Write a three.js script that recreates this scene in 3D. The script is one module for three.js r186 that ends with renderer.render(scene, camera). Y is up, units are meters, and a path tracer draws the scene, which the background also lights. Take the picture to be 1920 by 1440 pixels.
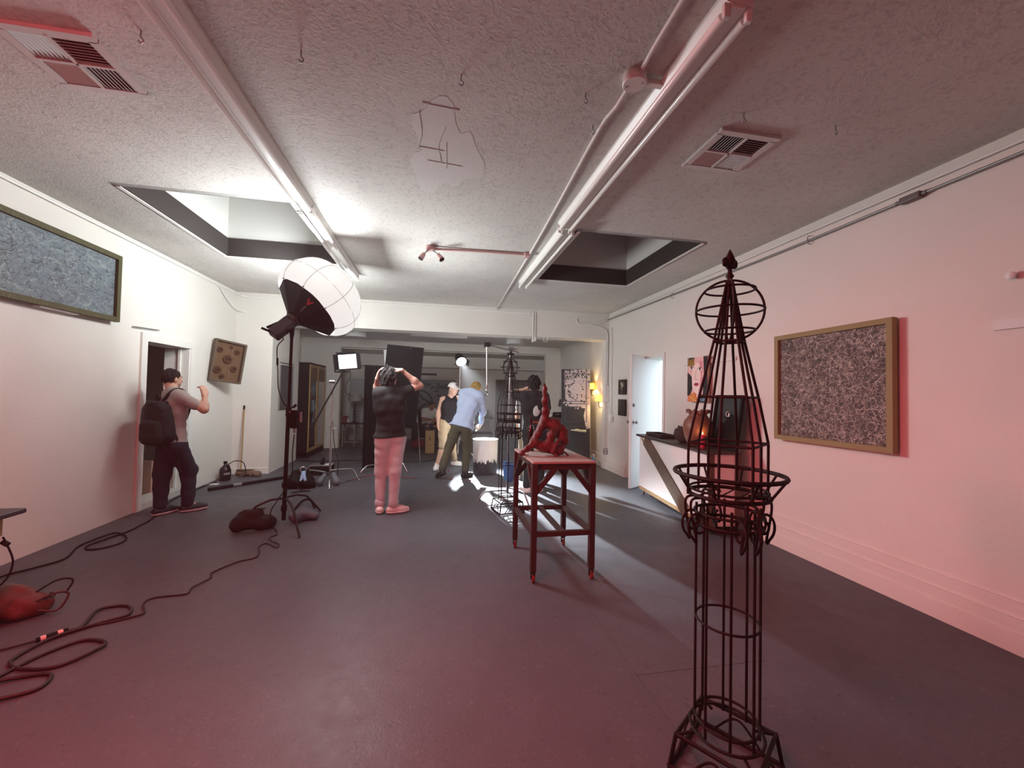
import * as THREE from 'three';
import { mergeGeometries, toCreasedNormals } from 'three/addons/utils/BufferGeometryUtils.js';
import { RoundedBoxGeometry } from 'three/addons/geometries/RoundedBoxGeometry.js';
import { RectAreaLightUniformsLib } from 'three/addons/lights/RectAreaLightUniformsLib.js';
RectAreaLightUniformsLib.init();

// ---------------------------------------------------------------- camera, sky, exposure
const V3 = (x, y, z) => new THREE.Vector3(x, y, z);
const scene = new THREE.Scene();
const renderer = new THREE.WebGLRenderer({ antialias: true });
renderer.toneMapping = THREE.LinearToneMapping;
renderer.toneMappingExposure = 1.0;
renderer.shadowMap.enabled = true;
const camera = new THREE.PerspectiveCamera(86.43, 4 / 3, 0.05, 120);
{
  const yaw = 0.1846, pitch = 0.0242, roll = 0.0207;
  const f0 = V3(Math.sin(yaw), 0, -Math.cos(yaw)), r0 = V3(Math.cos(yaw), 0, Math.sin(yaw)), u0 = V3(0, 1, 0);
  const f = f0.clone().multiplyScalar(Math.cos(pitch)).addScaledVector(u0, Math.sin(pitch));
  const u = u0.clone().multiplyScalar(Math.cos(pitch)).addScaledVector(f0, -Math.sin(pitch));
  const r2 = r0.clone().multiplyScalar(Math.cos(roll)).addScaledVector(u, Math.sin(roll));
  const u2 = u.clone().multiplyScalar(Math.cos(roll)).addScaledVector(r0, -Math.sin(roll));
  camera.position.set(0, 1.5, 0);
  camera.quaternion.setFromRotationMatrix(new THREE.Matrix4().makeBasis(r2, u2, f.clone().negate()));
}
scene.add(camera);
// bright hazy daylight sky: it enters through the open street door and the two skylights
scene.background = new THREE.Color().setRGB(0.68, 0.86, 1.0);
scene.backgroundIntensity = 3.2;
// strengths of the lamps built further down (each light sits in its lamp's builder)
const POWER = { lantern: 54, fresnel: 800, panel: 4, redPanel: 22, redTube: 760, sconce: 0.9, candle: 0.05 };
const RED = [1.0, 0.10, 0.13];

// ---------------------------------------------------------------- helpers
let seed = 12345;
const rnd = () => { seed |= 0; seed = (seed + 0x6D2B79F5) | 0; let t = Math.imul(seed ^ (seed >>> 15), 1 | seed); t = (t + Math.imul(t ^ (t >>> 7), 61 | t)) ^ t; return ((t ^ (t >>> 14)) >>> 0) / 4294967296; };
const rr = (a, b) => a + (b - a) * rnd();
const taken = {};
function numbered(n) { if (!(n in taken)) { taken[n] = 0; return n; } return n + '_' + String(++taken[n]).padStart(3, '0'); }
const flat = (g) => { const o = g.index ? g.toNonIndexed() : g; for (const k of Object.keys(o.attributes)) if (!['position', 'normal', 'uv', 'color'].includes(k)) o.deleteAttribute(k); if (!o.attributes.uv) o.setAttribute('uv', new THREE.BufferAttribute(new Float32Array(o.attributes.position.count * 2), 2)); return o; };
const join = (gs) => gs.length === 1 ? gs[0] : mergeGeometries(gs.map(flat), false);
function part(name, geos, m, parent) {
  const o = new THREE.Mesh(Array.isArray(geos) ? join(geos) : geos, m);
  o.name = name; o.castShadow = o.receiveShadow = true; parent.add(o); return o;
}
function thing(name, label, category, at = [0, 0, 0], group, turn = 0) {
  const o = new THREE.Group(); o.name = numbered(name); o.position.set(...at); o.rotation.y = turn;
  o.userData = { label, category }; if (group) o.userData.group = group; scene.add(o); return o;
}
function single(name, geos, m, label, category, group) {   // a thing that is one mesh
  const o = part(numbered(name), geos, m, scene); o.userData = { label, category }; if (group) o.userData.group = group; return o;
}
function struct(name, label, category = 'wall') { const o = new THREE.Group(); o.name = numbered(name); o.userData = { label, category, kind: 'structure' }; scene.add(o); return o; }
function structMesh(name, geos, m, label, category = 'wall') { const o = part(numbered(name), geos, m, scene); o.userData = { label, category, kind: 'structure' }; return o; }
function dup(src, label, at, turn, group) {
  const c = src.clone(); c.name = numbered(src.name.replace(/_\d{3}$/, '')); c.userData = { ...src.userData, label }; if (group) c.userData.group = group;
  if (at) c.position.set(...at); if (turn !== undefined) c.rotation.y = turn; scene.add(c); return c;
}
// geometry makers
const tr = (g, x = 0, y = 0, z = 0) => g.translate(x, y, z);
function bx(x0, x1, y0, y1, z0, z1) { const g = new THREE.BoxGeometry(Math.abs(x1 - x0), Math.abs(y1 - y0), Math.abs(z1 - z0)); return g.translate((x0 + x1) / 2, (y0 + y1) / 2, (z0 + z1) / 2); }
function rb(w, h, d, r, x = 0, y = 0, z = 0, seg = 2) { return new RoundedBoxGeometry(w, h, d, seg, r).translate(x, y, z); }
function cyl(r0, r1, h, x = 0, y = 0, z = 0, n = 16) { return new THREE.CylinderGeometry(r1, r0, h, n).translate(x, y + h / 2, z); }   // base radius, top radius
function lathe(pts, n = 28) { return new THREE.LatheGeometry(pts.map(([r, y]) => new THREE.Vector2(r, y)), n); }
function orient(g, a, b) { // g runs along +y from 0..len
  const d = V3(...b).sub(V3(...a)); const q = new THREE.Quaternion().setFromUnitVectors(V3(0, 1, 0), d.clone().normalize());
  return g.applyQuaternion(q).translate(...a);
}
function rod(a, b, r, n = 8, r2 = r) { const L = V3(...a).distanceTo(V3(...b)); return orient(cyl(r, r2, L, 0, 0, 0, n), a, b); }
function beam(a, b, w, d, up = [0, 1, 0]) { // rectangular bar between two points, w across (side), d along 'up'
  const A = V3(...a), B = V3(...b), z = B.clone().sub(A), L = z.length(); z.normalize();
  const x = V3(...up).cross(z).normalize(), y = z.clone().cross(x);
  return new THREE.BoxGeometry(w, d, L).applyMatrix4(new THREE.Matrix4().makeBasis(x, y, z)).translate((a[0] + b[0]) / 2, (a[1] + b[1]) / 2, (a[2] + b[2]) / 2);
}
function tube(pts, r, closed = false, seg = 0, n = 7, tension = 0.5) {
  const c = new THREE.CatmullRomCurve3(pts.map((p) => V3(...p)), closed, 'catmullrom', tension);
  return new THREE.TubeGeometry(c, seg || pts.length * 6, r, n, closed);
}
function ring(R, r, y = 0, n = 40) { return new THREE.TorusGeometry(R, r, 7, n).rotateX(Math.PI / 2).translate(0, y, 0); }
function uvBox(g, s = 1) { // texture coordinates in metres from the face's own plane
  g = g.index ? g.toNonIndexed() : g; g.computeVertexNormals(); const p = g.attributes.position, n = g.attributes.normal, uv = new Float32Array(p.count * 2);
  for (let i = 0; i < p.count; i++) {
    const ax = Math.abs(n.getX(i)), ay = Math.abs(n.getY(i)), az = Math.abs(n.getZ(i));
    const [u, v] = ax > ay && ax > az ? [p.getZ(i), p.getY(i)] : ay > az ? [p.getX(i), p.getZ(i)] : [p.getX(i), p.getY(i)];
    uv[2 * i] = u / s; uv[2 * i + 1] = v / s;
  }
  g.setAttribute('uv', new THREE.BufferAttribute(uv, 2)); return g;
}
// noise and textures
const PERM = (() => { const a = [...Array(256).keys()]; for (let i = 255; i > 0; i--) { const j = Math.floor(rnd() * (i + 1)); [a[i], a[j]] = [a[j], a[i]]; } return a; })();
const hash = (x, y) => PERM[(PERM[x & 255] + y) & 255] / 255;
function vnoise(x, y, per) { // tileable value noise with period per
  const xi = Math.floor(x), yi = Math.floor(y), fx = x - xi, fy = y - yi, sx = fx * fx * (3 - 2 * fx), sy = fy * fy * (3 - 2 * fy), w = (v) => ((v % per) + per) % per;
  const a = hash(w(xi), w(yi)), b = hash(w(xi + 1), w(yi)), c = hash(w(xi), w(yi + 1)), d = hash(w(xi + 1), w(yi + 1));
  return a + (b - a) * sx + (c - a + (a - b - c + d) * sx) * sy;
}
function fbm(u, v, base, oct) { let s = 0, a = 0.5, t = 0, f = base; for (let i = 0; i < oct; i++) { s += a * vnoise(u * f + i * 17, v * f + i * 31, f); t += a; a *= 0.5; f *= 2; } return s / t; }
function tex(n, fn, srgb = false, rep = 1) {
  const d = new Uint8Array(n * n * 4);
  for (let j = 0; j < n; j++) for (let i = 0; i < n; i++) { const c = fn(i / n, j / n), k = 4 * (j * n + i); const q = Array.isArray(c) ? c : [c, c, c]; d[k] = Math.max(0, Math.min(255, q[0] * 255)); d[k + 1] = Math.max(0, Math.min(255, q[1] * 255)); d[k + 2] = Math.max(0, Math.min(255, q[2] * 255)); d[k + 3] = 255; }
  const t = new THREE.DataTexture(d, n, n); t.wrapS = t.wrapT = THREE.RepeatWrapping; t.magFilter = THREE.LinearFilter; t.minFilter = THREE.LinearMipmapLinearFilter; t.generateMipmaps = true; t.repeat.set(rep, rep);
  if (srgb) t.colorSpace = THREE.SRGBColorSpace; t.needsUpdate = true; return t;
}
function painted(w, h, draw) { const c = document.createElement('canvas'); c.width = w; c.height = h; draw(c.getContext('2d'), w, h); const t = new THREE.CanvasTexture(c); t.colorSpace = THREE.SRGBColorSpace; t.anisotropy = 4; return t; }
const mat = (color, roughness = 0.6, o = {}) => new THREE.MeshStandardMaterial({ color, roughness, ...o });
const phys = (color, roughness = 0.6, o = {}) => new THREE.MeshPhysicalMaterial({ color, roughness, ...o });

const T = {};
T.stucco = tex(1024, (u, v) => { const a = fbm(u, v, 96, 3), b = fbm(u, v, 12, 3); return 0.5 * Math.min(1, Math.max(0, (a - 0.42) * 3.2)) + 0.5 * b; });
T.stuccoColor = tex(512, (u, v) => { const a = fbm(u, v, 5, 4), b = fbm(u, v, 90, 2), k = 0.93 + 0.07 * a - (b > 0.66 ? 0.06 : 0); return [k, k * 0.992, k * 0.982]; }, true);
T.plaster = tex(1024, (u, v) => 0.45 * fbm(u, v, 130, 2) + 0.55 * fbm(u, v, 14, 4));
T.plasterColor = tex(512, (u, v) => { const a = fbm(u, v, 4, 5), k = 0.945 + 0.055 * a; return [k, k * 0.995, k * 0.985]; }, true);
T.floorColor = tex(1024, (u, v) => { const a = fbm(u, v, 3, 5), b = fbm(u, v, 40, 3), c = fbm(u, v, 180, 2); let k = 0.80 + 0.18 * a + 0.05 * (b - 0.5); if (c > 0.80) k += 0.10; if (c < 0.17) k -= 0.12; return [k, k, k]; }, true);
T.floorRough = tex(512, (u, v) => { const a = fbm(u, v, 4, 5), b = fbm(u, v, 60, 2); return 0.42 + 0.34 * a + 0.12 * (b - 0.5); });
T.fine = tex(512, (u, v) => fbm(u, v, 100, 3));
T.wood = tex(512, (u, v) => { const g = fbm(u * 1, v * 0.08 + 0.5, 64, 3), l = 0.5 + 0.5 * Math.sin((u * 22 + 3 * fbm(u, v, 4, 3)) * 6.28); const k = 0.62 + 0.26 * g + 0.12 * l; return [k, k, k]; }, true);
T.cloth = tex(256, (u, v) => 0.5 + 0.25 * Math.sin(u * 6.283 * 64) + 0.25 * Math.sin(v * 6.283 * 64));
const rep = (t, x, y = x) => { const c = t.clone(); c.repeat.set(x, y); c.needsUpdate = true; return c; };

const M = {
  wall: mat(0xe3e1db, 0.85, { map: rep(T.plasterColor, 0.4), bumpMap: rep(T.plaster, 0.8), bumpScale: 0.0014 }),
  ceil: mat(0xd2d0cc, 0.85, { map: rep(T.stuccoColor, 0.5), bumpMap: rep(T.stucco, 0.9), bumpScale: 0.0016 }),
  white: mat(0xe8e7e3, 0.5), whiteGloss: mat(0xe6e5e0, 0.35), trim: mat(0xdedcd6, 0.55),
  floor: phys(0x606268, 0.82, { specularIntensity: 0.45, map: rep(T.floorColor, 0.35), roughnessMap: rep(T.floorRough, 0.3), bumpMap: rep(T.fine, 1.2), bumpScale: 0.0008 }),
  black: phys(0x0f0f10, 0.7, { specularIntensity: 0.35 }), matte: phys(0x070708, 1, { specularIntensity: 0.2 }), rubber: phys(0x131314, 0.7, { specularIntensity: 0.4 }), iron: phys(0x171110, 0.65, { specularIntensity: 0.5 }),
  darkband: mat(0x26221e, 0.8), chrome: mat(0xc9c9cb, 0.25, { metalness: 1 }), steel: mat(0x9a9a9c, 0.4, { metalness: 0.9 }), galv: mat(0x8f8f8d, 0.45, { metalness: 0.7 }),
  oldwood: mat(0x6b5a49, 0.8, { map: rep(T.wood, 1) }), palewood: mat(0xc9a36e, 0.6, { map: rep(T.wood, 1) }), olive: mat(0x5c5a34, 0.75, { map: rep(T.wood, 2, 0.5) }), tanwood: mat(0x94875f, 0.75, { map: rep(T.plasterColor, 3) }),
  charcoalPaint: mat(0x2c2d2f, 0.9), ductInside: mat(0x17140f, 0.9), skin: phys(0xffffff, 0.55, { vertexColors: true }),
};
// ================================================================= THE ROOM
const XL = -3.48, XR = 3.515, H = 3.2, ZB = -7.95, ZF = 2.6;
const SKY = [[-2.68, -1.34], [1.44, 2.84]], SZ0 = -4.0, SZ1 = -5.81;
structMesh('floor', uvBox(join([bx(-5.4, 4.3, -0.2, 0, ZF + 0.3, -13.8)])), M.floor, 'grey painted concrete floor running through all rooms', 'floor');
// painted-over joints in the slab
{ const j = []; j.push(bx(1.1, 1.104, 0.0002, 0.0010, -2.95, 0.5), bx(1.104, 1.9, 0.0002, 0.0010, -2.07, -2.073)); structMesh('trim_1', j, mat(0x46474b, 0.8), 'thin painted-over joints in the concrete floor', 'floor joint'); }
structMesh('ceiling', uvBox(join([
  bx(-3.9, 3.95, H, H + 0.12, ZF + 0.3, SZ0), bx(-3.9, 3.95, H, H + 0.12, SZ1, ZB - 0.5),
  bx(-3.9, SKY[0][0], H, H + 0.12, SZ0, SZ1), bx(SKY[0][1], SKY[1][0], H, H + 0.12, SZ0, SZ1), bx(SKY[1][1], 3.95, H, H + 0.12, SZ0, SZ1)])), M.ceil, 'rough white stucco ceiling with two skylight openings', 'ceiling');
// skylights: shaft, dark band round the foot, frosted pane on top
SKY.forEach(([x0, x1], i) => {
  const w = struct('window_' + (i + 1), i ? 'square skylight shaft with dark band over the counter side' : 'square skylight shaft with dark band over the doorway side', 'skylight');
  const y0 = H + 0.0, y1 = 4.35, t = 0.06, wm = mat(0xc6c5c0, 0.8);
  part('shaft_wall', uvBox(bx(x0 - t, x0, y0, y1, SZ0 + t, SZ1 - t)), wm, w); part('shaft_wall', uvBox(bx(x1, x1 + t, y0, y1, SZ0 + t, SZ1 - t)), wm, w);
  part('shaft_wall', uvBox(bx(x0, x1, y0, y1, SZ0, SZ0 + t)), wm, w); part('shaft_wall', uvBox(bx(x0, x1, y0, y1, SZ1 - t, SZ1)), wm, w);
  const b = 0.012, h = 0.23;
  part('dark_band', bx(x0, x0 + b, H + 0.002, H + h, SZ0, SZ1), M.darkband, w); part('dark_band', bx(x1 - b, x1, H + 0.002, H + h, SZ0, SZ1), M.darkband, w);
  part('dark_band', bx(x0 + b, x1 - b, H + 0.002, H + h, SZ0 - b, SZ0), M.darkband, w); part('dark_band', bx(x0 + b, x1 - b, H + 0.002, H + h, SZ1, SZ1 + b), M.darkband, w);
  const e = 0.035; // thin white edge strip on the ceiling
  part('edge_strip', [bx(x0 - e, x0, H - 0.008, H, SZ0, SZ1), bx(x1, x1 + e, H - 0.008, H, SZ0, SZ1), bx(x0 - e, x1 + e, H - 0.008, H, SZ1 - e, SZ1)], M.trim, w);
  part('frosted_pane', bx(x0 - t, x1 + t, y1, y1 + 0.01, SZ0 + t, SZ1 - t), phys(0x686868, 1, { transmission: 0.5, thickness: 0 }), w);
});
// left wall with the doorway into a dark store room
const DL = [-5.70, -6.60, 2.05];
structMesh('wall_left', uvBox(join([bx(XL - 0.3, XL, 0, H, ZF, DL[0]), bx(XL - 0.3, XL, 0, H, DL[1], ZB), bx(XL - 0.3, XL, DL[2], H, DL[0], DL[1]), bx(XL - 0.3, XL, 0, 0.045, DL[0], DL[1])])), M.wall, 'white plastered side wall with doorway and large painting', 'wall');
{
  const d = struct('door_1', 'white painted door frame of dark storeroom doorway', 'doorway'), c = 0.1, p = 0.025;
  part('casing', bx(XL, XL + p, 0, DL[2] + c, DL[0] + c, DL[0]), M.trim, d); part('casing', bx(XL, XL + p, 0, DL[2] + c, DL[1], DL[1] - c), M.trim, d); part('casing', bx(XL, XL + p, DL[2], DL[2] + c, DL[0], DL[1]), M.trim, d);
  part('threshold', bx(XL - 0.26, XL + 0.02, 0.0, 0.075, DL[0], DL[1]), mat(0xbdbab4, 0.7), d);
  part('jamb', bx(XL - 0.3, XL + 0.01, 0.075, DL[2], DL[1], DL[1] + 0.02), M.trim, d); part('stop', bx(XL - 0.12, XL - 0.09, 0.075, DL[2], DL[1] + 0.02, DL[1] + 0.045), M.trim, d);
  part('jamb', bx(XL - 0.3, XL + 0.01, 0.075, DL[2], DL[0], DL[0] - 0.02), M.trim, d);
  structMesh('wall_storeroom', [bx(-5.4, -5.3, 0, 2.7, -5.0, -7.6), bx(-5.4, XL - 0.3, 0, 2.7, -4.9, -5.0), bx(-5.4, XL - 0.3, 0, 2.7, -7.6, -7.7), bx(-5.4, XL - 0.3, 2.6, 2.7, -5.0, -7.6)], M.wall, 'plain walls of the unlit storeroom behind the doorway', 'wall');
}
// right wall, thick masonry, with street door
const DR = [-5.88, -7.02, 2.14], TR = 0.42;
structMesh('wall_right', uvBox(join([bx(XR, XR + TR, 0, H, ZF, DR[0]), bx(XR, XR + TR, 0, H, DR[1], ZB - 3.4), bx(XR, XR + TR, DR[2], H, DR[0], DR[1])])), M.wall, 'long white side wall with street door and paintings', 'wall');
{ const b = struct('baseboard_right', 'stepped white plinth along foot of the long side wall', 'baseboard');
  for (const [z0, z1] of [[ZF, DR[0] + 0.06], [DR[1] - 0.06, ZB + 0.0]]) { part('plinth_step', bx(XR - 0.055, XR, 0, 0.12, z0, z1), M.wall, b); part('plinth_step', bx(XR - 0.04, XR, 0.12, 0.205, z0, z1), M.wall, b); part('plinth_step', bx(XR - 0.018, XR, 0.205, 0.30, z0, z1), M.wall, b); } }
{
  const d = struct('door_2', 'white street door swung open beside the counter', 'door');
  part('casing', bx(XR - 0.015, XR, 0, DR[2] + 0.06, DR[0] + 0.06, DR[0]), M.trim, d); part('casing', bx(XR - 0.015, XR, DR[2], DR[2] + 0.06, DR[0], DR[1]), M.trim, d);
  part('frame_post', bx(3.86, 3.935, 0, DR[2], -6.70, -6.76), M.trim, d); part('sidelight_glass', bx(3.895, 3.9, 0.05, DR[2], -6.76, DR[1]), phys(0xffffff, 0.03, { transmission: 1, thickness: 0 }), d); part('sill', bx(3.87, 3.93, 0, 0.05, -6.76, DR[1]), M.trim, d);
  const a = V3(3.88, 0, -6.685), b = V3(3.115, 0, -6.175), L = a.distanceTo(b), ang = Math.atan2(-(b.z - a.z), b.x - a.x);
  const leaf = part('leaf', rb(L, 2.17, 0.045, 0.004, L / 2, 1.097, 0), mat(0xdcd6d2, 0.6), d);
  leaf.position.copy(a); leaf.rotation.y = ang;
  const knob = lathe([[0, 0], [0.03, 0], [0.03, 0.006], [0.011, 0.012], [0.011, 0.035], [0.026, 0.045], [0.03, 0.058], [0.02, 0.072], [0, 0.075]], 18);
  for (const s of [1, -1]) { const k = part('knob', knob.clone().rotateX(s * Math.PI / 2), M.steel, leaf); k.position.set(L - 0.07, 1.08, s * 0.022); }
  const k2 = part('deadbolt', lathe([[0, 0], [0.03, 0], [0.03, 0.012], [0.014, 0.016], [0.012, 0.024], [0, 0.025]], 18).rotateX(Math.PI / 2), M.steel, leaf); k2.position.set(L - 0.07, 1.36, 0.022);
  const k3 = part('deadbolt', lathe([[0, 0], [0.03, 0], [0.03, 0.012], [0.014, 0.016], [0.012, 0.024], [0, 0.025]], 18).rotateX(-Math.PI / 2), M.steel, leaf); k3.position.set(L - 0.07, 1.36, -0.022);
  for (const y of [0.25, 1.08, 1.9]) part('hinge', [cyl(0.009, 0.009, 0.11, 0, y, 0.03, 10), bx(0, 0.04, y, y + 0.11, 0.023, 0.027)], M.steel, leaf);
  structMesh('pavement_outside', uvBox(bx(XR + TR, 14, -0.25, -0.02, -2, -18)), mat(0xb8b6b0, 0.9), 'pale concrete pavement outside the street door', 'pavement');
}
// back of the room: pier, header beam and white post, then the rear room behind
{
  const w = struct('wall_back', 'white header beam with pier framing the rear room', 'wall');
  part('header', uvBox(bx(-2.88, XR, 2.66, H, ZB, ZB - 0.4)), M.wall, w);
  part('pier', uvBox(bx(XL - 0.3, -2.88, 0, H, ZB, -9.4)), M.wall, w);
  part('post', bx(3.44, XR, 0, 2.66, ZB, ZB - 0.14), M.trim, w);
  part('skirting', bx(-3.46, -2.87, 0, 0.1, ZB + 0.018, ZB), M.trim, w);
  const P = -11.3;
  structMesh('wall_left_rear', uvBox(bx(-3.6, -3.42, 0, 2.9, -9.4, P - 2.5)), M.wall, 'plain wall of the rear room behind cabinet', 'wall');
  const pr = struct('wall_rear', 'partition with wide opening at end of the rear room', 'wall');
  part('panel', uvBox(bx(-3.45, -2.46, 0, 2.9, P, P - 0.2)), M.wall, pr); part('panel', uvBox(bx(3.08, XR, 0, 2.9, P, P - 0.2)), M.wall, pr); part('lintel', uvBox(bx(-2.46, 3.08, 2.64, 2.9, P, P - 0.2)), M.wall, pr);
  structMesh('ceiling_rear', uvBox(bx(-3.6, XR + TR, 2.85, 3.0, ZB - 0.4, -13.8)), M.ceil, 'stucco ceiling of the rear room beyond header', 'ceiling');
  structMesh('ceiling_rear_low', bx(-3.6, XR + TR, 2.62, 2.84, P - 0.2, -13.5), M.wall, 'lowered ceiling over the back alcove', 'ceiling');
  structMesh('trim_2', bx(-3.4, XR, 2.27, 2.62, -12.9, -13.4), M.wall, 'boxed soffit running across the back alcove', 'soffit');
  structMesh('wall_rear_end', uvBox(join([bx(-3.6, 1.95, 0, 2.85, -13.4, -13.8), bx(3.2, XR + TR, 0, 2.85, -13.4, -13.8), bx(1.95, 3.2, 1.97, 2.85, -13.4, -13.8), bx(1.5, 1.6, 0, 2.4, -13.8, -16), bx(3.5, 3.6, 0, 2.4, -13.8, -16), bx(1.5, 3.6, 0, 2.4, -15.9, -16), bx(1.5, 3.6, 2.3, 2.4, -13.8, -16), bx(1.5, 3.6, -0.1, 0, -13.8, -16)])), M.wall, 'white end wall of the back alcove', 'wall');
  structMesh('wall_right_rear', uvBox(bx(XR, XR + TR, 0, 2.85, P, -13.5)), M.wall, 'side wall of the back alcove', 'wall');
  const dr = struct('door_3', 'dark doorway in the end wall behind hoist rope', 'doorway'); part('casing', [bx(1.9, 1.95, 0, 2.02, -13.38, -13.4), bx(1.95, 3.2, 1.97, 2.02, -13.38, -13.4)], M.trim, dr);
  structMesh('baseboard_right_rear', [bx(XR - 0.03, XR, 0, 0.12, ZB - 0.15, P), bx(XR - 0.012, XR, 0.12, 0.26, ZB - 0.15, P)], M.wall, 'white skirting of the rear room near leaning door panel', 'baseboard');
}
structMesh('wall_front', uvBox(bx(-3.9, XR + TR, 0, H, ZF, ZF + 0.3)), M.charcoalPaint, 'dark grey wall closing the room behind the viewer', 'wall');
// ================================================================= CEILING THINGS
// fluorescent battens: channel, two tubes, sockets
function batten(x, z0, z1, label, tubes) {
  const L = Math.abs(z1 - z0), t = thing('fluorescent_batten', label, 'ceiling light', [x, H, z0], 'fluorescent battens on the ceiling');
  const s = new THREE.Shape(); s.moveTo(-0.065, 0); s.lineTo(0.065, 0); s.lineTo(0.065, -0.018); s.lineTo(0.028, -0.075); s.lineTo(-0.028, -0.075); s.lineTo(-0.065, -0.018);
  part('channel', new THREE.ExtrudeGeometry(s, { depth: L - 0.01, bevelEnabled: false }).rotateY(Math.PI).translate(0, 0, -0.005), M.whiteGloss, t);
  for (const sx of [-1, 1]) {
    part('tube', rod([sx * 0.052, -0.088, -0.045], [sx * 0.052, -0.088, -L + 0.045], 0.018, 14), tubes && sx < 0 ? tubes : M.tubeOff, t);
    for (const z of [-0.02, -L + 0.02]) part('socket', rb(0.03, 0.06, 0.022, 0.005, sx * 0.052, -0.085, z), sx < 0 ? M.socketGreen : M.white, t);
  }
  part('end_plate', bx(-0.062, 0.062, -0.06, -0.002, -L + 0.004, -L), M.white, t); part('end_plate', bx(-0.062, 0.062, -0.06, -0.002, -0.004, 0), M.white, t);
  return t;
}
M.tubeOff = mat(0xe9e6e0, 0.15); M.socketGreen = mat(0xd5d6d0, 0.5);
batten(-1.195, -3.95, -6.2, 'white twin-tube batten above the glowing lantern softbox');
batten(-1.195, -1.72, -3.94, 'white twin-tube batten with pink tinge beside the ceiling vent');
{ // the next batten of the row: its outer tube wears a red sleeve and is lit
  const lit = mat(0xff3040, 0.4, { emissive: new THREE.Color().setRGB(...RED), emissiveIntensity: 2.2 });
  const t = batten(-1.195, 0.5, -1.71, 'twin-tube batten with one lit red tube overhead', lit);
  for (const [k, w, x, y, d] of [[1, 0.034, 0.006, -0.021, [0.12, -0.99, 0]], [0.14, 0.034, -0.021, 0.008, [-0.5, 0.87, 0]]]) { // the tube shines down and sideways
    const l = new THREE.RectAreaLight(new THREE.Color().setRGB(...RED), POWER.redTube * k, 2.1, w), p = V3(-1.195 - 0.052 + x, H - 0.088 + y, -0.605);
    if (d[1] === -1) { l.position.copy(p); l.rotation.set(-Math.PI / 2, 0, Math.PI / 2); } else { l.position.copy(p); l.lookAt(p.clone().add(V3(...d))); }
    l.name = 'red_tube_glow'; scene.add(l);
  }
}
batten(1.255, -3.84, -6.0, 'white twin-tube batten beside the skylight over the counter side');
batten(1.205, -1.46, -3.83, 'white twin-tube batten with open end next to the round junction box');

// louvred air vents
function vent(x, z, label) {
  const t = thing('air_vent', label, 'air vent', [x, H, z], 'louvred ceiling vents'), w = 0.355, o = 0.215, fm = mat(0xcfcac6, 0.5);
  part('backing', bx(-w / 2, w / 2, -0.004, -0.001, -w / 2, w / 2), M.ductInside, t);
  for (const [a, b, c, d] of [[-o, o, w / 2 - 0.005, o], [-o, o, -o, -w / 2 + 0.005], [-o, -w / 2 + 0.005, -w / 2, w / 2], [w / 2 - 0.005, o, -w / 2, w / 2]]) part('frame', bx(a, b, -0.022, -0.001, c, d), fm, t);
  part('divider', [bx(-0.007, 0.007, -0.024, -0.002, -w / 2, w / 2), bx(-w / 2, w / 2, -0.024, -0.002, -0.007, 0.007)], fm, t);
  const q = w / 4, n = 8, sl = new THREE.BoxGeometry(w / 2 - 0.016, 0.0022, 0.017);
  for (const [qx, qz, turn, tilt] of [[-1, 1, Math.PI / 2, -0.7], [1, -1, Math.PI / 2, 0.7], [1, 1, 0, 0.62], [-1, -1, 0, -0.6]]) for (let i = 0; i < n; i++) {
    const off = (i - (n - 1) / 2) * (w / 2 - 0.016) / n, s = part('slat', sl, fm, t);
    s.position.set(qx * q + (turn ? off : 0), -0.014, qz * q + (turn ? 0 : off)); s.rotation.set(0, turn, 0); s.rotateX(tilt);
  }
  return t;
}
vent(-1.886, -2.49, 'white square vent in four louvred quarters near the pink tube');
vent(1.938, -2.455, 'white square vent in four louvred quarters over the counter side');
// round junction box, painted conduit and small track of spots
const pinkWhite = mat(0xd8cfca, 0.5);
single('ceiling_conduit', [tube([[0.96, H - 0.02, 0.6], [0.985, H - 0.02, -1.5], [1.0, H - 0.02, -1.9]], 0.012), tube([[0.99, H - 0.02, -2.05], [0.985, H - 0.03, -2.2], [0.975, H - 0.018, -2.4], [1.02, H - 0.018, -3.4], [1.065, H - 0.018, -4.6], [1.1, H - 0.018, -6], [1.14, H - 0.018, -7.6], [1.145, H - 0.03, -7.94]], 0.012)], pinkWhite, 'thin white conduit running along ceiling beside the batten row', 'conduit');
{ const t = thing('junction_box', 'round white junction box on the ceiling conduit', 'junction box', [0.995, H, -1.975]); part('body', cyl(0.062, 0.062, 0.045, 0, -0.045, 0, 28), pinkWhite, t); part('lid', cyl(0.058, 0.064, 0.008, 0, -0.053, 0, 28), pinkWhite, t); part('feed', bx(0.055, 0.16, -0.04, -0.012, -0.016, 0.016), pinkWhite, t); part('screw', [cyl(0.005, 0.005, 0.003, 0.035, -0.056, 0.02), cyl(0.005, 0.005, 0.003, -0.035, -0.056, -0.02)], M.steel, t); }
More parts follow.
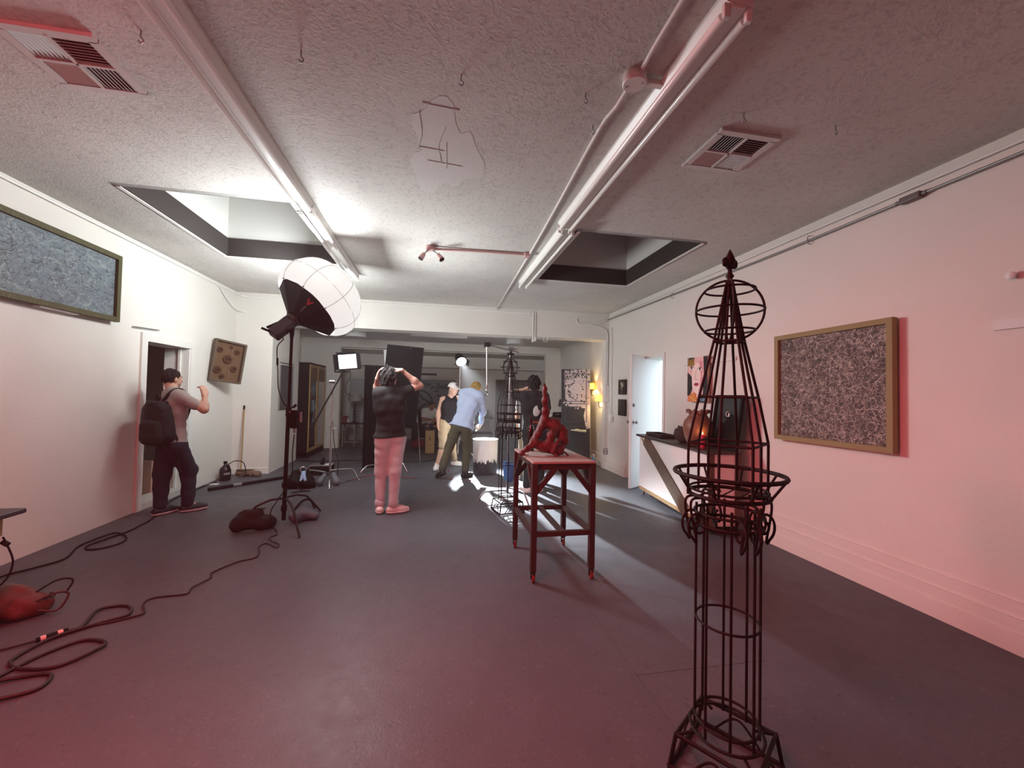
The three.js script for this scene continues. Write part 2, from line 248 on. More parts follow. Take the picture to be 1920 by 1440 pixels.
{ const t = thing('spot_fitting', 'small pink-tinged twin spotlight on ceiling conduit arm', 'spotlight', [-0.1, H, -4.82]); const pm = mat(0xc9a09c, 0.4);
  part('canopy', cyl(0.05, 0.055, 0.05, 0, -0.05, 0, 20), pm, t);
  for (const [s, dx, dz] of [[-1, -0.07, 0.02], [1, 0.09, 0.03]]) { const a = [s * 0.025, -0.05, 0], b = [dx, -0.1, dz], c = [dx * 1.5, -0.17, dz * 2.4]; const h = part('spot_head', rod(b, c, 0.022, 16, 0.034), pm, t); part('lens', rod([c[0], c[1], c[2]], [c[0] + dx * 0.02, c[1] - 0.003, c[2] + 0.001], 0.03, 16), M.black, h); part('swivel', rod(a, b, 0.008), M.steel, t); }
  part('arm', tube([[0.05, -0.03, 0], [0.5, -0.02, 0.02], [1.1, -0.02, 0.05]], 0.016), pm, t); part('end_box', rb(0.07, 0.045, 0.09, 0.008, 1.14, -0.028, 0.05), pm, t); }
// screw hooks left in the ceiling
[[-1.427, -2.215, 'near the lit pink batten'], [-0.704, -2.177, 'between batten row and plaster patch'], [0.094, -2.164, 'above the middle of plaster patch'], [0.789, -2.152, 'beside the round junction box'], [0.933, -2.401, 'just beyond the round junction box'], [1.764, -2.105, 'in front of the vent on counter side'], [2.39, -2.082, 'nearest the bare wall conduit']].forEach(([x, z, w]) => {
  single('ceiling_hook', [tube([[x, H + 0.005, z], [x, H - 0.03, z], [x + 0.012, H - 0.045, z], [x, H - 0.06, z], [x - 0.01, H - 0.048, z]], 0.0035, false, 24, 6)], M.steel, 'tiny screw hook in the ceiling ' + w, 'hook', 'screw hooks in the ceiling');
});
// patched plaster on the ceiling
{ const sh = new THREE.Shape(), n = 40; for (let i = 0; i <= n; i++) { const a = i / n * Math.PI * 2, k = 1 + 0.22 * Math.sin(a * 3 + 1) + 0.12 * Math.sin(a * 7) + rr(-0.05, 0.05), x = 0.02 + 0.24 * k * Math.cos(a), y = 2.95 + 0.5 * k * Math.sin(a); i ? sh.lineTo(x, y) : sh.moveTo(x, y); }
  const t = thing('plaster_patch', 'smooth trowelled patch on the stucco ceiling', 'plaster patch', [0, H - 0.0002, 0]), pm = mat(0xcfcbc7, 0.7, { bumpMap: rep(T.plaster, 0.6), bumpScale: 0.002 });
  part('skim_coat', new THREE.ExtrudeGeometry(sh, { depth: 0.0012, bevelEnabled: false }).rotateX(-Math.PI / 2).translate(0, -0.0012, 0), pm, t);
  for (const [x0, z0, x1, z1, c] of [[0.02, -2.62, 0.0, -3.02, 0.03], [-0.14, -2.5, -0.16, -2.9, -0.02], [-0.12, -2.42, 0.1, -2.44, 0], [0.03, -2.78, 0.04, -3.1, 0], [-0.16, -2.86, 0.02, -2.88, 0], [-0.1, -3.02, 0.16, -3.05, 0]]) part('trowel_ridge', tube([[x0, -0.0022, z0], [(x0 + x1) / 2 - c, -0.0026, (z0 + z1) / 2], [x1, -0.0022, z1]], 0.002, false, 16, 5), pm, t); }
// wall conduits
single('wall_conduit', [tube([[3.48, 3.045, 2.4], [3.48, 3.035, -2.42]], 0.011), tube([[3.48, 3.035, -2.5], [3.48, 3.03, -4], [3.48, 3.07, -7.6], [3.46, 3.07, -7.9]], 0.011)], M.galv, 'bare steel conduit along top of the long side wall', 'conduit');
single('wall_conduit', [tube([[3.49, 3.12, 2.4], [3.49, 3.115, -4], [3.49, 3.12, -7.7]], 0.010)], M.white, 'white painted conduit just under the ceiling edge', 'conduit');
single('conduit_coupling', [rb(0.05, 0.05, 0.14, 0.01, 3.48, 3.035, -2.44), rod([3.48, 3.035, -2.34], [3.48, 3.035, -2.4], 0.016, 12), rod([3.48, 3.035, -2.5], [3.48, 3.035, -2.54], 0.015, 12)], mat(0x6b6260, 0.5, { metalness: 0.6 }), 'grey metal coupling box on the bare steel conduit', 'coupling');
for (const [z, w] of [[-3.3, 'beyond the coupling box'], [-5.6, 'above the street door side']]) single('conduit_strap', [tube([[3.505, 3.075, z], [3.475, 3.07, z], [3.466, 3.035, z], [3.475, 3.0, z], [3.508, 2.995, z]], 0.004)], M.galv, 'small strap holding bare steel conduit ' + w, 'strap');
single('ceiling_edge_conduit', [tube([[XL + 0.02, 3.16, 2.4], [XL + 0.02, 3.16, -4], [XL + 0.02, 3.15, -7.6], [-3.40, 3.13, -7.9], [-3.2, 3.12, ZB + 0.015], [-2.0, 3.13, ZB + 0.015], [1.1, 3.12, ZB + 0.015], [1.83, 3.12, ZB + 0.015]], 0.013, false, 120)], M.white, 'white conduit following the ceiling edge to header beam', 'conduit');
single('hanging_cable', [tube([[XL + 0.03, 3.12, -7.3], [XL + 0.05, 2.98, -7.5], [-3.40, 2.86, -7.75], [-3.32, 2.84, -7.92]], 0.008)], M.white, 'white cable drooping in the ceiling corner', 'cable');
single('wall_conduit', [tube([[1.86, 3.16, ZB + 0.02], [1.885, 3.1, ZB + 0.02], [1.885, 2.6, ZB + 0.02]], 0.011), tube([[1.93, 3.14, ZB + 0.02], [1.93, 2.6, ZB + 0.02]], 0.009), rod([1.885, 2.6, ZB + 0.02], [1.885, 2.54, ZB + 0.02], 0.02, 10), rod([1.93, 2.62, ZB + 0.02], [1.93, 2.56, ZB + 0.02], 0.016, 10)], M.white, 'pair of white pipes dropping down the header beam', 'conduit');
single('cup_hooks', [tube([[2.12, 2.66, ZB - 0.02], [2.12, 2.58, ZB - 0.02], [2.15, 2.56, ZB - 0.02]], 0.006), tube([[2.2, 2.66, ZB - 0.02], [2.2, 2.6, ZB - 0.02], [2.17, 2.56, ZB - 0.02]], 0.006)], M.white, 'white bracket under the header beam beside the pipes', 'bracket');
single('wall_conduit', [tube([[3.42, 3.06, -7.9], [3.2, 2.97, ZB + 0.02], [2.95, 2.95, ZB + 0.02], [2.86, 2.95, ZB + 0.02], [2.8, 3.0, ZB + 0.02], [2.8, 3.08, ZB + 0.02], [2.87, 3.1, ZB + 0.02]], 0.011, false, 60), tube([[3.40, 3.11, -7.9], [3.2, 3.02, ZB + 0.02], [2.9, 3.06, ZB + 0.02]], 0.009)], M.white, 'white cables looped at the top of header corner', 'conduit');
single('wall_conduit', [tube([[2.84, 2.94, ZB + 0.025], [3.2, 2.93, ZB + 0.025], [3.42, 2.86, ZB + 0.025], [3.47, 2.7, ZB + 0.02], [3.475, 2.2, ZB + 0.02], [3.475, 1.72, ZB + 0.02]], 0.012, false, 60), tube([[3.445, 2.66, ZB + 0.02], [3.445, 1.72, ZB + 0.02]], 0.010)], M.white, 'twin white conduits running down the post to switch box', 'conduit');
{ const t = thing('switch_box', 'white switch box on the corner post', 'switch box', [3.46, 1.54, ZB + 0.03]); part('body', rb(0.11, 0.34, 0.06, 0.008, 0, 0, 0), M.white, t); part('cover', rb(0.09, 0.3, 0.008, 0.003, 0, 0, 0.033), M.whiteGloss, t); }
single('wall_conduit', [tube([[3.49, 2.9, -7.82], [3.49, 2.85, -7.78], [3.49, 2.0, -7.76], [3.49, 1.14, -7.75]], 0.010)], M.white, 'single white conduit ending at the wall outlet', 'conduit');
{ const t = thing('wall_outlet', 'white outlet box at end of single conduit', 'outlet', [3.485, 1.06, -7.75]); part('body', rb(0.055, 0.17, 0.1, 0.008, 0, 0, 0), M.white, t); part('plug', cyl(0.025, 0.03, 0.05, -0.02, -0.02, 0.09, 12), M.trim, t); }
{ const t = thing('wall_outlet', 'grey double outlet low on the corner post', 'outlet', [3.46, 0.36, ZB + 0.012]); part('plate', rb(0.08, 0.12, 0.02, 0.004, 0, 0, 0), M.steel, t); part('socket', [bx(-0.02, 0.02, 0.015, 0.045, 0.009, 0.013), bx(-0.02, 0.02, -0.045, -0.015, 0.009, 0.013)], M.trim, t); }
// rear room ceiling lamps
for (const [x, z, w] of [[-1.66, -9, 'over the lighting stand side'], [1.75, -9, 'above the boom arm']]) { const t = thing('drum_lamp', 'grey drum ceiling lamp in rear room ' + w, 'ceiling lamp', [x, 2.85, z], 'drum lamps in the rear room'); part('shade', lathe([[0.205, -0.05], [0.21, -0.05], [0.21, -0.23], [0.2, -0.235], [0, -0.235]], 32), mat(0xa9a9a6, 0.7, { bumpMap: rep(T.cloth, 3), bumpScale: 0.002 }), t); part('mount', cyl(0.06, 0.06, 0.06, 0, -0.06, 0), M.white, t); part('rim', ring(0.209, 0.006, -0.05), M.steel, t); }
{ const t = thing('strip_lamp', 'white strip lamp on the rear room ceiling', 'ceiling lamp', [0.05, 2.85, -9.6]); part('diffuser', rb(1.25, 0.07, 0.14, 0.03, 0, -0.04, 0), M.whiteGloss, t); part('end_cap', [rb(0.03, 0.075, 0.145, 0.01, -0.63, -0.04, 0), rb(0.03, 0.075, 0.145, 0.01, 0.63, -0.04, 0)], M.white, t); }
// ================================================================= PICTURES AND WALL THINGS
function frameBars(w, h, fw, d, m, g, name = 'frame_bar') { // a frame in local x (width), y (height), depth +z
  part(name, bx(-w / 2, w / 2, h / 2 - fw, h / 2, 0, d), m, g); part(name, bx(-w / 2, w / 2, -h / 2, -h / 2 + fw, 0, d), m, g);
  part(name, bx(-w / 2, -w / 2 + fw, -h / 2 + fw, h / 2 - fw, 0, d), m, g); part(name, bx(w / 2 - fw, w / 2, -h / 2 + fw, h / 2 - fw, 0, d), m, g);
}
const canvasMat = (t, r = 0.7) => mat(0xffffff, r, { map: t, bumpMap: T.fine, bumpScale: 0.001 });
function stroke(c, x, y, len, a, wob, w, col) { c.strokeStyle = col; c.lineWidth = w; c.beginPath(); c.moveTo(x, y); let n = 5; for (let i = 0; i < n; i++) { a += rr(-wob, wob); const nx = x + Math.cos(a) * len / n, ny = y + Math.sin(a) * len / n; c.quadraticCurveTo(x + rr(-len, len) * 0.08, y + rr(-len, len) * 0.08, nx, ny); x = nx; y = ny; } c.stroke(); }
{ // large grey-blue painting in an olive frame, leaning out a little
  const w = 1.75, h = 0.72, t = thing('framed_painting', 'large grey-blue abstract painting in olive wooden frame', 'painting', [XL + 0.035, 2.55, -4.27], undefined, Math.PI / 2);
  const art = painted(1024, 420, (c, W, Hh) => { c.fillStyle = '#66747a'; c.fillRect(0, 0, W, Hh); const cols = ['#75827f', '#5d6a70', '#828f8e', '#4d5b63', '#6f6f7c', '#8d9896', '#5f6e6b'];
    for (let i = 0; i < 900; i++) stroke(c, rr(0, W), rr(0, Hh), rr(30, 120), rr(-0.5, 0.3), 0.7, rr(2, 12), cols[Math.floor(rnd() * cols.length)] + '90');
    for (let i = 0; i < 420; i++) { const y = rr(0, Hh); stroke(c, rr(0, W), Math.abs(y - Hh / 2) > 120 && rnd() < 0.5 ? Hh / 2 + rr(-90, 90) : y, rr(15, 80), rr(-0.6, 0.5), 1.1, rr(1, 4), ['#2d363c', '#3c474d', '#4c5a62', '#23282c'][i % 4] + 'c0'); }
    for (let i = 0; i < 320; i++) stroke(c, rr(0, W), rr(0, Hh), rr(6, 30), rr(0, 6.3), 1.6, rr(1, 2.4), '#171c20'); });
  part('canvas', new THREE.BoxGeometry(w - 0.08, h - 0.08, 0.012).translate(0, 0, 0.012), [M.trim, M.trim, M.trim, M.trim, canvasMat(art), M.trim].length ? canvasMat(art) : M.trim, t);
  frameBars(w, h, 0.05, 0.05, M.olive, t); t.rotation.x = 0;
  const s = thing('picture_ledge', 'narrow white ledge under the large olive framed painting', 'ledge', [XL, 2.19, -4.46]); part('shelf', bx(0, 0.06, -0.012, 0.004, 0.2, -0.2), M.white, s); part('lip', bx(0.054, 0.062, -0.012, 0.012, 0.2, -0.2), M.white, s);
}
{ // box-framed relief with coils, hung askew in the corner
  const t = thing('relief_picture', 'brown box-framed relief with rusty coils hung askew', 'picture', [XL + 0.28, 1.92, -7.42]);
  const g = new THREE.Group(); const fm = M.oldwood;
  const w = 0.46, h = 0.66, d = 0.09;
  part('back_board', bx(-w / 2 + 0.01, w / 2 - 0.01, -h / 2 + 0.01, h / 2 - 0.01, 0, 0.02), mat(0x77583c, 0.85, { map: rep(T.wood, 2) }), t); frameBars(w, h, 0.028, d, fm, t, 'frame_side');
  for (const [x, y, r] of [[0.0, 0.04, 0.055], [-0.13, 0.17, 0.035], [0.12, 0.18, 0.035], [-0.12, -0.15, 0.045], [0.11, -0.1, 0.04], [-0.04, -0.24, 0.03], [0.02, 0.24, 0.02]]) part('coil', [new THREE.TorusGeometry(r, r * 0.3, 8, 18).translate(x, y, 0.035), new THREE.TorusGeometry(r * 0.55, r * 0.25, 8, 14).rotateX(0.5).translate(x, y, 0.05)], mat(0x4b2f1c, 0.8), t);
  t.rotation.set(0, 0.86, -0.13, 'YXZ'); t.position.set(XL + 0.16, 1.92, -7.30);
  single('picture_bracket', [rod([XL + 0.001, 2.12, -7.25], [XL + 0.1, 2.1, -7.3], 0.006)], M.iron, 'iron peg holding the askew relief picture', 'peg');
}
{ // dribbled painting on the long wall
  const t = thing('framed_painting', 'dark painting of tangled white dribbles in olive-tan frame', 'painting', [XR - 0.035, 1.625, -3.09], undefined, -Math.PI / 2), w = 1.11, h = 1.05;
  const art = painted(1024, 970, (c, W, Hh) => { c.fillStyle = '#4a403b'; c.fillRect(0, 0, W, Hh);
    for (let i = 0; i < 700; i++) stroke(c, rr(0, W), rr(0, Hh), rr(20, 90), rr(0, 6.3), 1.6, rr(3, 16), ['#3a3432', '#5a4a40', '#2c2a2b', '#6a5a4c', '#4d4a4c'][i % 5] + 'b0');
    for (let i = 0; i < 5200; i++) stroke(c, rr(0, W), rr(0, Hh), rr(14, 70), rr(0, 6.3), 1.9, rr(0.8, 2.6), ['#cfc6bb', '#a3968a', '#8f8479', '#b9b0a6', '#2a2423', '#7d736b'][i % 6]);
    for (let i = 0; i < 260; i++) stroke(c, rr(0, W), rr(0, Hh), rr(60, 200), rr(0, 6.3), 1.2, rr(1, 2.4), '#d8d0c6');
    for (let i = 0; i < 900; i++) { c.fillStyle = ['#d6cdc2', '#30292a', '#a8927c'][i % 3]; c.beginPath(); c.arc(rr(0, W), rr(0, Hh), rr(1, 4.5), 0, 6.3); c.fill(); } });
  part('canvas', new THREE.BoxGeometry(w - 0.06, h - 0.06, 0.014).translate(0, 0, 0.013), canvasMat(art), t); frameBars(w, h, 0.045, 0.05, M.tanwood, t); t.rotation.set(0, -Math.PI / 2, 0.005);
}
{ // painted face on a stretched canvas, on a rail
  single('picture_rail', [bx(XR - 0.02, XR, 1.955, 2.0, -5.32, -4.28)], M.trim, 'pinkish white picture rail behind the painted face', 'rail');
  const t = thing('canvas_painting', 'colourful canvas of a face with golden lashes', 'painting', [XR - 0.045, 1.745, -4.92], undefined, -Math.PI / 2), w = 0.42, h = 0.60;
  const art = painted(420, 600, (c, W, Hh) => {
    c.fillStyle = '#e9b9b4'; c.fillRect(0, 0, W, Hh);
    c.fillStyle = '#f3d9cf'; c.beginPath(); c.ellipse(215, 290, 120, 210, 0, 0, 6.3); c.fill();
    c.fillStyle = '#d98a92'; c.beginPath(); c.moveTo(250, 60); c.lineTo(330, 60); c.lineTo(320, 330); c.lineTo(250, 480); c.lineTo(290, 250); c.fill();
    c.fillStyle = '#171418'; c.beginPath(); c.moveTo(0, 190); c.lineTo(95, 260); c.lineTo(110, 430); c.lineTo(60, 520); c.lineTo(0, 520); c.fill(); c.beginPath(); c.moveTo(340, 0); c.lineTo(420, 0); c.lineTo(420, 600); c.lineTo(330, 520); c.lineTo(350, 240); c.fill();
    c.fillStyle = '#20181a'; c.fillRect(0, 0, 150, 110); for (let i = 0; i < 9; i++) { c.strokeStyle = '#d9a63a'; c.lineWidth = 7; c.beginPath(); c.moveTo(20 + i * 15, 120); c.lineTo(8 + i * 18, 10 + rr(0, 20)); c.stroke(); }
    for (const [ex, ey, s] of [[90, 140, 1.1], [270, 165, 1]]) { c.fillStyle = '#f5efe6'; c.beginPath(); c.ellipse(ex, ey, 46 * s, 22 * s, 0, 0, 6.3); c.fill(); c.fillStyle = '#5b3a28'; c.beginPath(); c.arc(ex, ey, 19 * s, 0, 6.3); c.fill(); c.fillStyle = '#120c0c'; c.beginPath(); c.arc(ex, ey, 9, 0, 6.3); c.fill(); c.strokeStyle = '#1a1213'; c.lineWidth = 7; c.beginPath(); c.moveTo(ex - 55, ey); c.quadraticCurveTo(ex, ey - 45, ex + 55, ey + 2); c.stroke(); }
    c.strokeStyle = '#b3646c'; c.lineWidth = 7; c.beginPath(); c.moveTo(190, 170); c.quadraticCurveTo(175, 250, 165, 290); c.quadraticCurveTo(190, 310, 220, 298); c.stroke();
    c.fillStyle = '#9e1540'; c.beginPath(); c.moveTo(140, 365); c.quadraticCurveTo(180, 335, 200, 350); c.quadraticCurveTo(225, 335, 250, 365); c.quadraticCurveTo(195, 415, 140, 365); c.fill();
    c.fillStyle = '#d9772b'; c.beginPath(); c.moveTo(0, 600); c.lineTo(30, 520); c.lineTo(170, 470); c.lineTo(240, 600); c.fill(); for (let i = 0; i < 30; i++) { c.strokeStyle = ['#e8a54a', '#b5521c', '#f2c48a'][i % 3]; c.lineWidth = 5; c.beginPath(); c.moveTo(rr(10, 220), 600); c.lineTo(rr(30, 200), rr(490, 560)); c.stroke(); }
    c.fillStyle = '#101216'; c.fillRect(250, 500, 170, 100); for (let i = 0; i < 14; i++) { c.strokeStyle = '#7fb4d6'; c.lineWidth = 6; c.beginPath(); c.arc(rr(270, 400), rr(515, 590), rr(6, 16), 0, 5); c.stroke(); }
    for (let i = 0; i < 12; i++) { c.strokeStyle = '#f7e6df'; c.lineWidth = 5; c.beginPath(); c.moveTo(rr(150, 240), 400); c.lineTo(rr(140, 240), 470); c.stroke(); } });
  part('canvas_face', new THREE.BoxGeometry(w, h, 0.004).translate(0, 0, 0.032), canvasMat(art, 0.5), t); part('stretcher', bx(-w / 2, w / 2, -h / 2, h / 2, 0, 0.03), mat(0xb9a48a, 0.8), t);
}
single('picture_rail', [bx(XR - 0.02, XR, 1.97, 2.03, -2.0, -0.9)], M.trim, 'white picture rail on bare wall nearest the viewer', 'rail');
single('wall_hook', [lathe([[0, 0], [0.012, 0], [0.012, 0.02], [0.024, 0.03], [0.024, 0.045], [0, 0.052]], 16).rotateZ(Math.PI / 2).translate(XR, 2.296, -1.903)], M.white, 'white knob on the bare wall above picture rail', 'hook');
for (const [y0, y1, w, draw] of [[1.53, 1.815, 'upper small black photograph of a pale flower beside the street door', 0], [1.13, 1.44, 'lower small black photograph with faint streaks beside street door', 1]]) {
  const art = painted(256, 256, (c) => { c.fillStyle = draw ? '#232722' : '#14120f'; c.fillRect(0, 0, 256, 256); if (!draw) { for (let i = 0; i < 16; i++) { c.fillStyle = ['#d8cfbb', '#a89f8c', '#6f6858'][i % 3] + 'd0'; c.beginPath(); c.ellipse(130 + rr(-40, 40), 90 + rr(-40, 70), rr(8, 22), rr(20, 50), rr(-1, 1), 0, 6.3); c.fill(); } c.strokeStyle = '#b8ae98'; c.lineWidth = 6; c.beginPath(); c.moveTo(60, 10); c.lineTo(140, 130); c.lineTo(120, 250); c.stroke(); } else for (let i = 0; i < 30; i++) stroke(c, rr(0, 256), rr(0, 256), 60, 1.5, 0.3, 2, '#3a4038'); if (draw) { c.strokeStyle = '#9aa095'; c.lineWidth = 4; c.beginPath(); c.moveTo(30, 20); c.lineTo(38, 120); c.stroke(); } });
  const t = thing('small_photograph', w, 'photograph', [XR - 0.022, (y0 + y1) / 2, -7.245], undefined, -Math.PI / 2); part('print', new THREE.BoxGeometry(0.30, y1 - y0, 0.004).translate(0, 0, 0.018), mat(0xffffff, 0.35, { map: art }), t); part('mount', bx(-0.15, 0.15, -(y1 - y0) / 2, (y1 - y0) / 2, 0, 0.016), M.black, t);
}
{ const t = thing('leaning_print', 'dark grey print hung on side of the pier', 'picture', [-2.87, 1.54, -8.65], undefined, Math.PI / 2); part('print', bx(-0.34, 0.34, -0.41, 0.41, 0, 0.012), mat(0x57595b, 0.35, { map: rep(T.plasterColor, 1) }), t); frameBars(0.7, 0.84, 0.014, 0.02, M.steel, t); part('hanger', rod([-0.36, 0.46, 0.01], [0.36, 0.46, 0.01], 0.006), M.iron, t); }
single('curtain_rod', [rod([XL + 0.03, 2.19, -5.45], [XL + 0.03, 2.21, -5.88], 0.007), rod([XL, 2.19, -5.46], [XL + 0.03, 2.19, -5.46], 0.006)], M.steel, 'short thin rod above the storeroom door frame', 'rod');
{ // shelves in the dark storeroom
  const t = thing('storeroom_shelf', 'dark shelving seen through the storeroom doorway', 'shelf', [-4.85, 0, -6.6]); const m = mat(0x3a2f26, 0.8);
  for (const y of [0.35, 0.85, 1.35, 1.75]) part('shelf_board', bx(-0.2, 0.2, y, y + 0.03, 0.7, -0.7), m, t); for (const z of [0.7, -0.7]) for (const x of [-0.18, 0.18]) part('post', bx(x - 0.02, x + 0.02, 0, 2.0, z - 0.02, z + 0.02), m, t);
  for (const [y, z, w, h, c, l] of [[0.38, 0.3, 0.3, 0.25, 0x4b3a2c, 'brown carton on the lowest storeroom board'], [0.88, -0.2, 0.35, 0.22, 0x5a5148, 'grey-brown carton on the second storeroom board'], [1.38, 0.2, 0.4, 0.2, 0x3c3833, 'dark carton on the upper storeroom board']]) single('carton', [rb(0.3, h, w, 0.006, -4.85, y + h / 2 + 0.001, -6.6 + z)], mat(c, 0.9), l, 'carton');
  single('cardboard_panel', [rb(0.32, 0.5, 0.03, 0.004, -3.88, 0.25, -6.32)], mat(0xb08a78, 0.85), 'pinkish brown board standing just inside storeroom doorway', 'board');
}
{ // mural panel in the back alcove
  const art = painted(512, 512, (c, W) => { c.fillStyle = '#7d898c'; c.fillRect(0, 0, W, W); c.strokeStyle = '#2f4148'; c.lineWidth = 16; c.beginPath(); c.arc(170, 250, 130, 0, 6.3); c.stroke(); for (let k = 0; k < 4; k++) { c.save(); c.translate(170, 250); c.rotate(k * Math.PI / 2); c.beginPath(); c.moveTo(0, -130); c.quadraticCurveTo(20, -20, 130, 0); c.stroke(); c.restore(); } c.beginPath(); c.arc(170, 250, 8, 0, 6.3); c.stroke(); for (let i = 0; i < 10; i++) { const a = -1.2 + i * 0.26; c.beginPath(); c.moveTo(170 + 190 * Math.cos(a), 250 + 190 * Math.sin(a)); c.lineTo(170 + 225 * Math.cos(a + 0.1), 250 + 225 * Math.sin(a + 0.1)); c.stroke(); } c.lineWidth = 9; for (let i = 0; i < 14; i++) { c.beginPath(); c.moveTo(100 + i * 14, 60 + rr(-15, 15)); c.lineTo(110 + i * 14, 40 + rr(-20, 30)); c.stroke(); } for (let i = 0; i < 8; i++) { c.beginPath(); c.moveTo(340 + i * 15, 90); c.lineTo(350 + i * 13, 45 + rr(-15, 25)); c.stroke(); } c.beginPath(); c.moveTo(330, 100); c.lineTo(480, 100); c.stroke(); });
  const t = thing('mural_panel', 'grey panel painted with dark looping emblem in back alcove', 'mural', [-0.25, 1.16, -13.36]); part('panel', new THREE.BoxGeometry(1.75, 1.5, 0.03), canvasMat(art), t); part('edge', bx(-0.88, 0.88, 0.745, 0.765, -0.015, 0.02), M.trim, t);
  single('curtain_bar', [rb(0.95, 0.06, 0.04, 0.01, -0.45, 2.07, -13.35)], M.black, 'black bar on the end wall over the mural', 'bar');
}
// ================================================================= IMPLICIT SURFACES (used for figures and soft shapes)
function capDist(c, x, y, z) { const dx = c[3] - c[0], dy = c[4] - c[1], dz = c[5] - c[2], px = x - c[0], py = y - c[1], pz = z - c[2], L = dx * dx + dy * dy + dz * dz; let t = L > 1e-9 ? (px * dx + py * dy + pz * dz) / L : 0; t = t < 0 ? 0 : t > 1 ? 1 : t; const a = px - dx * t, b = py - dy * t, q = pz - dz * t; return Math.sqrt(a * a + b * b + q * q) - (c[6] + (c[7] - c[6]) * t); }
const cap = (a, b, r0, r1 = r0) => [a[0], a[1], a[2], b[0], b[1], b[2], r0, r1];
function blend(caps, k) { const n = caps.length; return (x, y, z) => { let d = capDist(caps[0], x, y, z); for (let i = 1; i < n; i++) { const e = capDist(caps[i], x, y, z), h = k - Math.abs(d - e); d = (d < e ? d : e) - (h > 0 ? h * h / (4 * k) : 0); } return d; }; }
function bounds(caps, pad) { const lo = [1e9, 1e9, 1e9], hi = [-1e9, -1e9, -1e9]; for (const c of caps) for (let i = 0; i < 3; i++) { lo[i] = Math.min(lo[i], c[i] - c[6] - pad, c[i + 3] - c[7] - pad); hi[i] = Math.max(hi[i], c[i] + c[6] + pad, c[i + 3] + c[7] + pad); } return [lo, hi]; }
function net(fn, lo, hi, cell, colour) { // surface nets
  const n = [0, 1, 2].map((i) => Math.ceil((hi[i] - lo[i]) / cell) + 1), [nx, ny, nz] = n, v = new Float32Array(nx * ny * nz), at = (i, j, k) => i + nx * (j + ny * k);
  for (let k = 0; k < nz; k++) for (let j = 0; j < ny; j++) for (let i = 0; i < nx; i++) v[at(i, j, k)] = fn(lo[0] + i * cell, lo[1] + j * cell, lo[2] + k * cell);
  const id = new Int32Array(nx * ny * nz).fill(-1), pos = [], idx = [];
  const E = [[0, 1], [2, 3], [4, 5], [6, 7], [0, 2], [1, 3], [4, 6], [5, 7], [0, 4], [1, 5], [2, 6], [3, 7]];
  for (let k = 0; k < nz - 1; k++) for (let j = 0; j < ny - 1; j++) for (let i = 0; i < nx - 1; i++) {
    const g = []; let neg = 0; for (let c = 0; c < 8; c++) { const q = v[at(i + (c & 1), j + ((c >> 1) & 1), k + (c >> 2))]; g.push(q); if (q < 0) neg++; }
    if (!neg || neg === 8) continue; let sx = 0, sy = 0, sz = 0, m = 0;
    for (const [a, b] of E) if ((g[a] < 0) !== (g[b] < 0)) { const t = g[a] / (g[a] - g[b]); sx += (a & 1) + t * ((b & 1) - (a & 1)); sy += ((a >> 1) & 1) + t * (((b >> 1) & 1) - ((a >> 1) & 1)); sz += (a >> 2) + t * ((b >> 2) - (a >> 2)); m++; }
    id[at(i, j, k)] = pos.length / 3; pos.push(lo[0] + (i + sx / m) * cell, lo[1] + (j + sy / m) * cell, lo[2] + (k + sz / m) * cell);
  }
  const quad = (a, b, c, d, flip) => { if (a < 0 || b < 0 || c < 0 || d < 0) return; if (flip) idx.push(a, c, b, a, d, c); else idx.push(a, b, c, a, c, d); };
  for (let k = 1; k < nz - 1; k++) for (let j = 1; j < ny - 1; j++) for (let i = 1; i < nx - 1; i++) {
    const s = v[at(i, j, k)] < 0;
    if (s !== (v[at(i + 1, j, k)] < 0)) quad(id[at(i, j - 1, k - 1)], id[at(i, j, k - 1)], id[at(i, j, k)], id[at(i, j - 1, k)], !s);
    if (s !== (v[at(i, j + 1, k)] < 0)) quad(id[at(i - 1, j, k - 1)], id[at(i - 1, j, k)], id[at(i, j, k)], id[at(i, j, k - 1)], !s);
    if (s !== (v[at(i, j, k + 1)] < 0)) quad(id[at(i - 1, j - 1, k)], id[at(i, j - 1, k)], id[at(i, j, k)], id[at(i - 1, j, k)], !s);
  }
  const geo = new THREE.BufferGeometry(); geo.setAttribute('position', new THREE.BufferAttribute(new Float32Array(pos), 3)); geo.setIndex(idx); geo.computeVertexNormals();
  const uv = new Float32Array(pos.length / 3 * 2); for (let i = 0; i < pos.length / 3; i++) { uv[2 * i] = (pos[3 * i] + pos[3 * i + 2] * 0.7) * 3; uv[2 * i + 1] = pos[3 * i + 1] * 3; } geo.setAttribute('uv', new THREE.BufferAttribute(uv, 2));
  if (colour) { const col = new Float32Array(pos.length); for (let i = 0; i < pos.length; i += 3) { const c = colour(pos[i], pos[i + 1], pos[i + 2]); col[i] = c[0]; col[i + 1] = c[1]; col[i + 2] = c[2]; } geo.setAttribute('color', new THREE.BufferAttribute(col, 3)); }
  return geo;
}
const blob = (caps, k, cell, bump = 0, clip) => { const f = blend(caps, k), [lo, hi] = bounds(caps, cell * 3 + bump); return net((x, y, z) => { let d = f(x, y, z); if (bump) d += bump * (Math.sin(x * 31 + y * 17) * Math.sin(y * 27 - z * 23) * Math.sin(z * 33 + x * 11)); if (clip) d = Math.max(d, clip(x, y, z)); return d; }, lo, hi, cell); };

